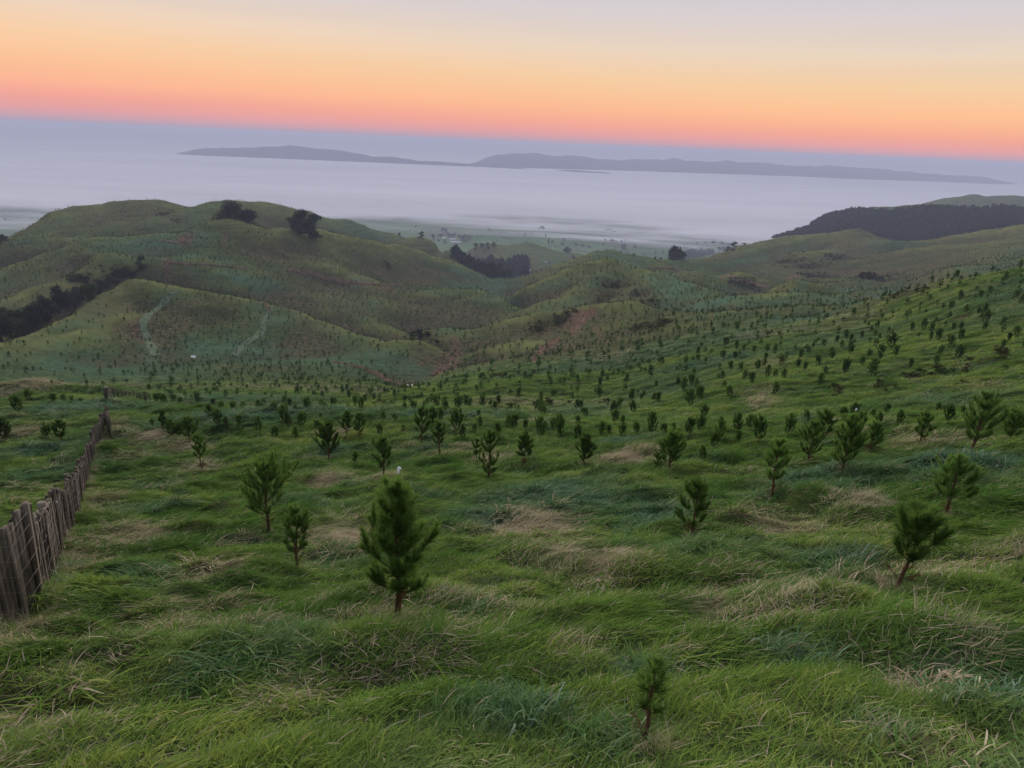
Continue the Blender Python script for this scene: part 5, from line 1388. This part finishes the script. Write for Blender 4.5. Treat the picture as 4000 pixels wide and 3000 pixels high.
def gully_bush():
    rows = [(8,1352,112,95),(52,1338,100,95),(98,1312,95,88),(142,1290,98,84),(188,1266,90,82),(232,1240,118,66),(272,1222,78,74),(312,1204,72,72),(348,1188,78,74),(388,1162,62,62),
            (424,1140,56,58),(454,1119,46,52),(484,1097,38,44),(28,1296,74,84),(78,1280,62,76),(128,1254,58,74),(166,1232,70,64),(206,1246,60,60),(252,1210,60,56),(300,1180,50,56),(340,1165,46,52),
            (0,1300,90,80),(60,1306,70,80),(115,1286,66,70),(20,1262,50,60)]
    for k, (u, v, h, w) in enumerate(rows):
        # foot of the tree on the far side of the near ridge
        q = pick(u, v-14)
        if q is None: continue
        lab = ('tallest rounded bush tree standing above the gully bush at the left' if k == 5 else
               'dark bush tree in the thicket filling the gully behind the left ridge')
        put_lib('bush_tree', q, h, w, BUSH, k, lab, 'dark bush trees in the left gully' if k != 5 else None)
    for k, (u, v, h, w) in enumerate([(278,1100,26,34),(310,1098,30,40),(340,1104,26,36),(462,1075,24,32),(488,1070,28,36),(520,1078,22,30)]):
        put_lib('bush_tree', pick(u, v), h, w, BUSH, k+2, 'low dark scrub bush on the brown slope above the gully bush', 'low scrub bushes on the brown slope')
    for k, (u, v, h, w) in enumerate([(4,952,40,40),(22,944,26,30)]):
        put_lib('bush_tree', pick(u, v) if pick(u, v) is not None else at_range(u, 700), h, w, BUSH, k, ['dark tree cut by the left edge below the far hill', 'smaller dark tree just right of the edge tree below the far hill'][k], None)
    for k, (u, v, h, w) in enumerate([(3368,1090,34,34),(3390,1092,32,36),(3408,1091,28,30),(3440,1090,12,36)]):
        put_lib('bush_tree', pick(u, v), h, w, BUSH, k+1, 'dark tree in the small clump above the terrace at the right', 'small dark clump above the terrace')
    for k, (u, v, h, w) in enumerate([(1612,1316,26,40),(1640,1318,34,46),(1668,1316,24,34),(1705,1340,16,28)]):
        put_lib('bush_tree', pick(u, v), h, w, BUSH, k+3, 'dark scrub bush in the gully mouth behind the knoll', 'scrub bushes behind the knoll')
gully_bush()

FARM = 'grove round the white farm buildings'
def plain_trees():
    rows = [ # u, v base, h, w, lib, zone
     (1646,926,22,33,0,0),(1692,940,26,22,0,0),(1728,908,20,26,1,0),(1741,910,22,22,1,0),(1769,926,16,26,0,0),(1813,944,30,44,1,0),(1832,942,24,26,1,0),(1737,953,14,22,0,0),(1714,945,13,20,1,0),(1723,924,13,36,1,0),
     (1752,922,15,26,0,0),(1780,920,15,8,2,0),(1795,930,14,22,1,0),
     (1624,888,10,18,1,1),(1601,902,8,13,0,1),(1650,899,8,10,1,1),(1560,922,14,20,1,1),(1610,880,8,10,1,1),
     (1864,902,10,6,2,2),(1911,903,12,16,0,2),(1866,928,12,9,2,2),(1818,889,6,5,2,2),(1884,924,8,8,0,2),(1940,944,10,10,0,2),(1898,918,8,7,2,2),
     (1858,974,26,30,0,3),(1880,974,28,32,0,3),(1905,972,25,30,0,3),(1928,968,24,30,1,3),
     (2117,898,14,30,0,4),(2142,953,20,18,0,4),(2158,951,18,14,1,4),(2203,945,16,16,1,4),(2195,957,12,26,1,4),(2131,932,20,9,1,4),(2212,987,24,32,0,4),(2228,985,16,16,0,4),(2287,930,9,11,0,4),
     (2359,930,9,10,1,5),(2364,948,14,16,0,5),(2391,950,16,32,0,5),(2405,950,12,16,0,5),(2427,952,16,14,1,5),(2441,948,14,28,1,5),(2464,947,10,10,1,5),(2436,974,22,34,0,5),(2480,971,15,24,1,5),(2355,959,7,10,0,5),(2401,969,8,8,2,5),
     (2508,994,7,9,0,6),(2521,992,5,8,0,6),(2559,992,10,10,0,6),(2589,990,12,14,0,6),(2560,1013,12,14,1,6),(2580,1014,9,20,1,6),(2723,956,12,20,1,6),(2606,934,7,8,1,6),
     (2050,925,14,30,1,7),(2075,922,12,24,1,7),(2020,920,10,16,1,7),(2100,940,6,9,0,7),(2060,945,6,8,0,7),
     (2130,967,11,7,2,8),(2142,968,10,7,2,8),(2152,968,11,7,2,8),(2166,967,9,6,2,8),(2174,967,11,7,2,8),(2182,966,10,6,2,8),
     (2375,903,9,36,1,9),(2398,911,10,16,1,9),(2430,905,8,5,2,9),(2350,898,6,14,1,9),(2250,958,9,30,1,9),(2275,962,9,28,1,9),(2300,968,8,26,1,9),
     (2755,955,12,34,1,10),(2785,956,14,40,1,10),(2820,958,14,36,1,10),(2845,962,12,30,1,10),(2868,966,22,36,0,10),(2907,958,11,20,0,10),(2810,982,18,36,1,10),(2840,982,20,40,0,10),(2860,980,16,30,1,10),
     (7,864,8,12,0,11),(24,868,14,22,0,11),(42,868,13,22,0,11),(67,857,8,16,0,11),(133,840,9,14,1,11),
     (2240,1008,10,26,1,6),(2425,986,9,24,1,6),(2450,992,9,24,1,6),(2475,998,8,20,1,6)]
    labs = ['tree in the grove round the white farm buildings on the plain', 'small hazy tree on the plain left of the farm buildings', 'small tree on the plain right of the farm buildings',
            'dark tree in the row behind the low hill nearest the farm', 'tree on the middle plain beyond the pyramid shaped hill', 'tree in the cluster on the plain above the pyramid shaped hill',
            'tree scattered over the near plain right of the pyramid shaped hill', 'brownish bare tree in the hazy band left of the middle plain', 'narrow conifer in the short row across the pale field',
            'low brownish tree in the hedge line under the fog edge', 'tree in the belt at the foot of the right hand hill', 'tree on the patch of plain at the far left edge']
    for k, (u, v, h, w, lb, zn) in enumerate(rows):
        p = pick(u, v)
        if p is None: continue
        put_lib('field_tree', p, h, w, [FIELD, BROWN, CONE][lb], k, labs[zn], labs[zn].replace('tree', 'trees', 1).replace('conifer', 'conifers', 1))
    # thin hedge lines between the paddocks
    for k, (a, b, n) in enumerate([((1990,960),(2060,948),7),((2480,966),(2570,978),9),((2290,985),(2200,975),8),((2620,1000),(2700,986),8),((1960,930),(2000,936),5),((2440,925),(2600,940),12)]):
        for j in range(n):
            q = (j+.5)/n; p = pick(a[0]+(b[0]-a[0])*q, a[1]+(b[1]-a[1])*q)
            if p is not None: put_lib('field_tree', p, 4.2, 9, [FIELD, BROWN][(k+j) % 2], j, 'low hedge bush in a paddock boundary on the plain', 'hedge bushes on the plain')
plain_trees()

def wood(name, region, n, hr, seed, protos, label=None):
    """far wood that reads as one mass"""
    rng = np.random.default_rng(seed); P = []
    us, vs = region
    for k in range(n*6):
        q = rng.random(); u = np.interp(q, np.linspace(0, 1, len(us)), us); i = rng.random()
        v0, v1 = np.interp(q, np.linspace(0, 1, len(us)), [a for a, b in vs]), np.interp(q, np.linspace(0, 1, len(us)), [b for a, b in vs])
        p = pick(u, v0+(v1-v0)*i)
        if p is not None and hr[2] < math.hypot(p[0], p[1]) < hr[3]: P.append(p)
        if len(P) >= n: break
    P = np.array(P); m_ = len(P)
    H = rng.uniform(hr[0], hr[1], m_); W = H*rng.uniform(.55, .9, m_)
    gn_scatter(name, P-np.array([0, 0, .3]), protos, rng.integers(0, len(protos), m_), np.stack([np.zeros(m_), np.zeros(m_), rng.random(m_)*6.28], -1), np.stack([W, W, H], -1))
def woods():
    pr = []
    for i in range(4):
        T, Fo = crown_tree(970+i, 1.0, 1.0, 220, .17, .05, 8, 'round' if i < 2 else 'cone', .8); pr.append(Fo.build('wood_crown', M_PINE2, None, False, False))
    pb = []
    for i in range(3):
        T, Fo = crown_tree(980+i, 1.0, 1.1, 160, .22, .03, 7, 'round', .8); pb.append(Fo.build('bush_crown', M_CYPRESS, None, False, False))
    wood('pine_forest', ([1770,1800,1850,1900,1950,2000,2050,2060],[(985,1005),(1000,1030),(1025,1060),(1022,1080),(1030,1098),(1022,1096),(1018,1078),(1030,1066)]), 560, (7, 14, 800, 1500), 991, pr)
    wood('dark_wood', ([2620,2660,2700,2740,2790],[(1006,1016),(995,1012),(984,1012),(982,1004),(984,992)]), 240, (9, 15, 500, 5000), 992, pr)
    wood('forest', ([2990,3060,3160,3217,3271,3362,3429,3479,3520,3588,3646,3696,3768,3859,3927,4010],
          [(938,945),(922,938),(888,925),(848,925),(831,918),(818,918),(828,935),(832,945),(820,945),(814,945),(808,940),(814,925),(818,915),(816,905),(811,895),(823,885)]), 5200, (5, 9.5, 1150, 2100), 993, pb)
woods()
tree_pts = [(3168, 876, 14, 14)]
put_lib('bush_tree', pick(3168, 882), 20, 16, BUSH, 2, 'single tree standing clear on the left shoulder of the wooded hill', None)

M_WALL = plain_mat('pale_wall', (0.62, 0.60, 0.56), .8, .1, 4)
M_ROOFW = plain_mat('pale_iron_roof', (0.72, 0.74, 0.76), .5, .08, 3)
M_ROOFR = plain_mat('dark_roof', (0.20, 0.16, 0.15), .7, .2, 3)
M_GLASS = plain_mat('window_glass', (0.03, 0.035, 0.045), .15, .1, 3, .5)
def house(u, v, wpx, dpt, hgt, rot, roof, label):
    p = pick(u, v); mp = PX(p); w = wpx*mp; e = bpy.data.objects.new('farm_building', None); COL.objects.link(e); e.location = p; e.rotation_euler = (0, 0, rot)
    tag(e, label, 'building', 'farm buildings on the plain'); rh = hgt*.45
    g = Geo(); x, y = w/2, dpt/2
    g.add([(-x,-y,-.5),(x,-y,-.5),(x,y,-.5),(-x,y,-.5),(-x,-y,hgt),(x,-y,hgt),(x,y,hgt),(-x,y,hgt)], None, [(0,1,5,4),(1,2,6,5),(2,3,7,6),(3,0,4,7)])
    g.add([(-x,-y,hgt),(-x,y,hgt),(-x,0,hgt+rh),(x,-y,hgt),(x,y,hgt),(x,0,hgt+rh)], [(0,2,1),(3,4,5)]); g.build('wall', M_WALL, e)
    g = Geo(); o = .5; z0 = hgt-rh*o/y
    for s in (-1, 1):
        g.add([(-x-o, s*(y+o), z0+.02), (x+o, s*(y+o), z0+.02), (x+o, 0, hgt+rh+.05), (-x-o, 0, hgt+rh+.05), (-x-o, s*(y+o), z0+.22), (x+o, s*(y+o), z0+.22), (x+o, 0, hgt+rh+.25), (-x-o, 0, hgt+rh+.25)], None,
              [(0,1,2,3),(7,6,5,4),(0,4,5,1),(1,5,6,2),(3,7,4,0)])
    g.build('roof', roof, e)
    for k in range(max(2, int(w/5))):
        q = -x+(k+.5)*w/max(2, int(w/5)); g = Geo()
        g.add([(q-.7,-y-.06,hgt*.35),(q+.7,-y-.06,hgt*.35),(q+.7,-y-.06,hgt*.75),(q-.7,-y-.06,hgt*.75),(q-.7,-y+.02,hgt*.35),(q+.7,-y+.02,hgt*.35),(q+.7,-y+.02,hgt*.75),(q-.7,-y+.02,hgt*.75)], None,
              [(0,1,2,3),(0,4,5,1),(3,2,6,7),(0,3,7,4),(1,5,6,2)]); g.build('window', M_GLASS, e)
house(1735, 933, 17, 9, 4.0, .1, M_ROOFW, 'white roofed house nearest the left of the farm grove')
house(1769, 938, 24, 9, 3.6, -.1, M_ROOFW, 'long pale shed in the middle of the farm grove')
house(1780, 949, 36, 11, 3.4, .05, M_ROOFW, 'longest low white shed at the front of the farm grove')
house(2131, 918, 10, 8, 4.5, .2, M_ROOFW, 'tiny white house beside a tall tree on the middle plain')
house(2161, 932, 9, 8, 4.0, -.2, M_ROOFW, 'tiny white house right of the tall tree on the middle plain')
house(2137, 1026, 11, 6, 2.6, .3, M_ROOFR, 'small cottage with dark roof beside the far gully track')
house(2068, 1059, 7, 4, 2.0, .0, M_ROOFW, 'small white hut at the foot of the dark pine wood')

def scrub():
    rng = np.random.default_rng(51); P = []
    for a0, l0, wa, wl, s in BLOBS['scrub']:
        n = int(34*s*min(3, max(.5, wa*math.exp(l0)/6)))
        P += [(a0+rng.normal(0, wa*.55), l0+rng.normal(0, wl*.55)) for _ in range(n)]
    P = np.array(P); r = np.exp(P[:, 1]); x, y = r*np.sin(P[:, 0]), r*np.cos(P[:, 0]); z = gz(x, y)
    sel = (patches('scrub', x, y) > .25) & (r > 35); x, y, z, r = x[sel], y[sel], z[sel], r[sel]
    protos = []
    for i in range(4):
        T, Fo = crown_tree(995+i, 1.0, 1.3, 130, .20, .02, 6, 'round', .7); protos.append(Fo.build('scrub_bush', M_SCRUBL, None, False, False))
    n = len(x); H = rng.uniform(.4, 1.1, n)*np.clip(.6+r/350, .6, 1.9); W = H*rng.uniform(.9, 1.6, n)
    gn_scatter('scrub', np.stack([x, y, z-.05], -1), protos, rng.integers(0, 4, n), np.stack([np.zeros(n), np.zeros(n), rng.random(n)*6.28], -1), np.stack([W, W, H], -1))
M_SCRUBL = leaf_material('scrub_leaves', (0.028, 0.034, 0.014), (0.085, 0.085, 0.034))
scrub()

# ------------------------------------------------------------------ tracks, slips, trough, puddle
def ribbon(name, px, width, mat, lift=.10, seed=0, wob=.25):
    P = [pick(u, v) for u, v in px]; P = np.array([p[:2] for p in P if p is not None])
    d = np.r_[0, np.cumsum(np.hypot(*np.diff(P, axis=0).T))]; s = np.arange(0, d[-1], max(.8, width*.4))
    x = np.interp(s, d, P[:, 0]); y = np.interp(s, d, P[:, 1])
    for _ in range(2):
        x[1:-1] = (x[:-2]+2*x[1:-1]+x[2:])/4; y[1:-1] = (y[:-2]+2*y[1:-1]+y[2:])/4
    t = np.stack([np.gradient(x), np.gradient(y)], -1); t /= np.maximum(np.linalg.norm(t, axis=1, keepdims=True), 1e-9); n_ = np.stack([-t[:, 1], t[:, 0]], -1)
    w = width*(1+wob*fbm(s/6, s*0+seed, 3, 471+seed)); R = np.hypot(x, y)
    cols = []
    for q in np.linspace(-.5, .5, 7):
        j = 1+.35*fbm(s/2.5+q*9, s*0+seed, 2, 475)
        X = x+n_[:, 0]*w*q*j; Y = y+n_[:, 1]*w*q*j; Z = gz(X, Y)+(lift+R*.0007)*(1 if abs(q) < .45 else .25); cols.append(np.stack([X, Y, Z], -1))
    V = np.stack(cols, 1); m_ = len(s); i = np.arange(m_-1)[:, None]*7; j = np.arange(6)[None]
    f = np.stack([i+j, i+7+j, i+8+j, i+1+j], -1).reshape(-1, 4)[:, ::-1]
    o = mesh_np(name, V.reshape(-1, 3), f, mat, smooth=True); return tag(o, kind='structure')
def ground_paint(name, a, b, scale):
    mt, nt, N, L, out = new_mat(name); geo = N('ShaderNodeNewGeometry')
    nz = N('ShaderNodeTexNoise'); nz.inputs['Scale'].default_value = scale; nz.inputs['Detail'].default_value = 6; nz.inputs['Roughness'].default_value = .65; L(geo.outputs['Position'], nz.inputs['Vector'])
    r = N('ShaderNodeMapRange'); r.inputs[1].default_value = .36; r.inputs[2].default_value = .62; L(nz.outputs[0], r.inputs[0])
    m1 = N('ShaderNodeMixRGB'); m1.inputs[1].default_value = (*a, 1); m1.inputs[2].default_value = (*b, 1); L(r.outputs[0], m1.inputs[0])
    d = N('ShaderNodeBsdfDiffuse'); L(m1.outputs[0], d.inputs[0]); bp = N('ShaderNodeBump'); bp.inputs['Distance'].default_value = .4; L(nz.outputs[0], bp.inputs['Height']); L(bp.outputs[0], d.inputs['Normal'])
    L(d.outputs[0], out.inputs[0]); return mt
M_EARTH = ground_paint('bare_earth', (0.052, 0.038, 0.028), (0.115, 0.082, 0.058), .5)
M_SLIP = ground_paint('slip_earth', (0.070, 0.046, 0.034), (0.185, 0.130, 0.098), .35)
M_GRASSTRACK = ground_paint('worn_grass', (0.060, 0.095, 0.055), (0.125, 0.145, 0.095), .4)
M_REDE = ground_paint('red_earth', (0.090, 0.040, 0.028), (0.150, 0.075, 0.05), .4)
def tracks():
    ribbon('dirt_track', [(655,1026),(700,1028),(769,1033),(859,1039),(967,1048)], 4.2, M_EARTH, .15, 1)
    ribbon('dirt_track', [(1120,1055),(1181,1064),(1271,1086),(1362,1102),(1430,1110),(1497,1117),(1575,1113)], 6.0, M_EARTH, .15, 2)
    ribbon('farm_track', [(1000,1178),(1035,1192),(1047,1212),(1040,1238),(1024,1262),(1018,1290),(990,1318),(955,1342),(920,1372),(905,1392)], 1.5, M_GRASSTRACK, .08, 3)
    ribbon('farm_track', [(1013,1182),(1050,1196),(1060,1214),(1054,1240),(1036,1266),(1030,1294),(1002,1322),(966,1347),(932,1376),(918,1395)], 1.5, M_GRASSTRACK, .08, 4)
    ribbon('dirt_track', [(1005,1174),(1032,1185),(1046,1200),(1050,1214)], 2.2, M_EARTH, .12, 5)
    ribbon('farm_track', [(700,1136),(650,1172),(610,1208),(570,1242),(560,1270),(572,1310),(592,1350),(604,1392)], 3.0, M_GRASSTRACK, .05, 6)
    ribbon('dirt_track', [(1305,1414),(1385,1428),(1440,1446),(1482,1462),(1520,1488),(1560,1499),(1620,1501),(1655,1494)], 3.4, M_EARTH, .12, 7)
    ribbon('dirt_track', [(1700,1466),(1722,1448),(1745,1438),(1780,1428)], 4.5, M_EARTH, .12, 8)
    ribbon('dirt_track', [(2516,1050),(2580,1047),(2640,1050),(2700,1058)], 5.0, M_EARTH, .2, 12)
    ribbon('dirt_track', [(2815,1086),(2870,1094),(2940,1104),(3012,1124)], 3.4, M_SLIP, .2, 13)
    ribbon('dirt_track', [(620,940),(660,945),(700,950),(735,938)], 3.0, M_SLIP, .15, 16)
tracks()
def trough():
    p = pick(755, 1396); e = bpy.data.objects.new('water_trough', None); COL.objects.link(e); e.location = p
    tag(e, 'white round water trough on the frosty floor of the left basin', 'trough')
    M_C = plain_mat('white_concrete', (.72, .73, .74), .8, .1, 6); g = Geo(); th = np.linspace(0, 6.283, 21)[:-1]
    prof = [(.72, -.3), (.74, .5), (.65, .5), (.63, .1)]; V = []
    for r_, z_ in prof: V += [(r_*math.cos(t), r_*math.sin(t), z_) for t in th]
    f = [(k*20+j, k*20+(j+1) % 20, k*20+20+(j+1) % 20, k*20+20+j) for k in range(3) for j in range(20)]
    g.add(V, None, f); g.build('basin', M_C, e)
    g = Geo(); g.add([(0.64*math.cos(t), 0.64*math.sin(t), .45) for t in th]+[(0, 0, .45)], [(j, (j+1) % 20, 20) for j in range(20)])
    g.build('water', plain_mat('trough_water', (.25, .28, .32), .08, .05, 2, .6), e)
    q = pick(1603, 1508); g = Geo(); R_ = 0.6
    V = [(q[0]+R_*1.5*math.cos(t)*(1+.2*math.sin(3*t)), q[1]+R_*math.sin(t), 0) for t in th]; V = np.array(V); V[:, 2] = gz(V[:, 0], V[:, 1]).mean()+.35
    g.add(np.r_[V, [[q[0], q[1], V[0, 2]]]], [(j, (j+1) % 20, 20) for j in range(20)])
    o = g.build('puddle', plain_mat('puddle_water', (.10, .105, .12), .5, .05, 2, .3), None); tag(o, kind='structure')
trough()
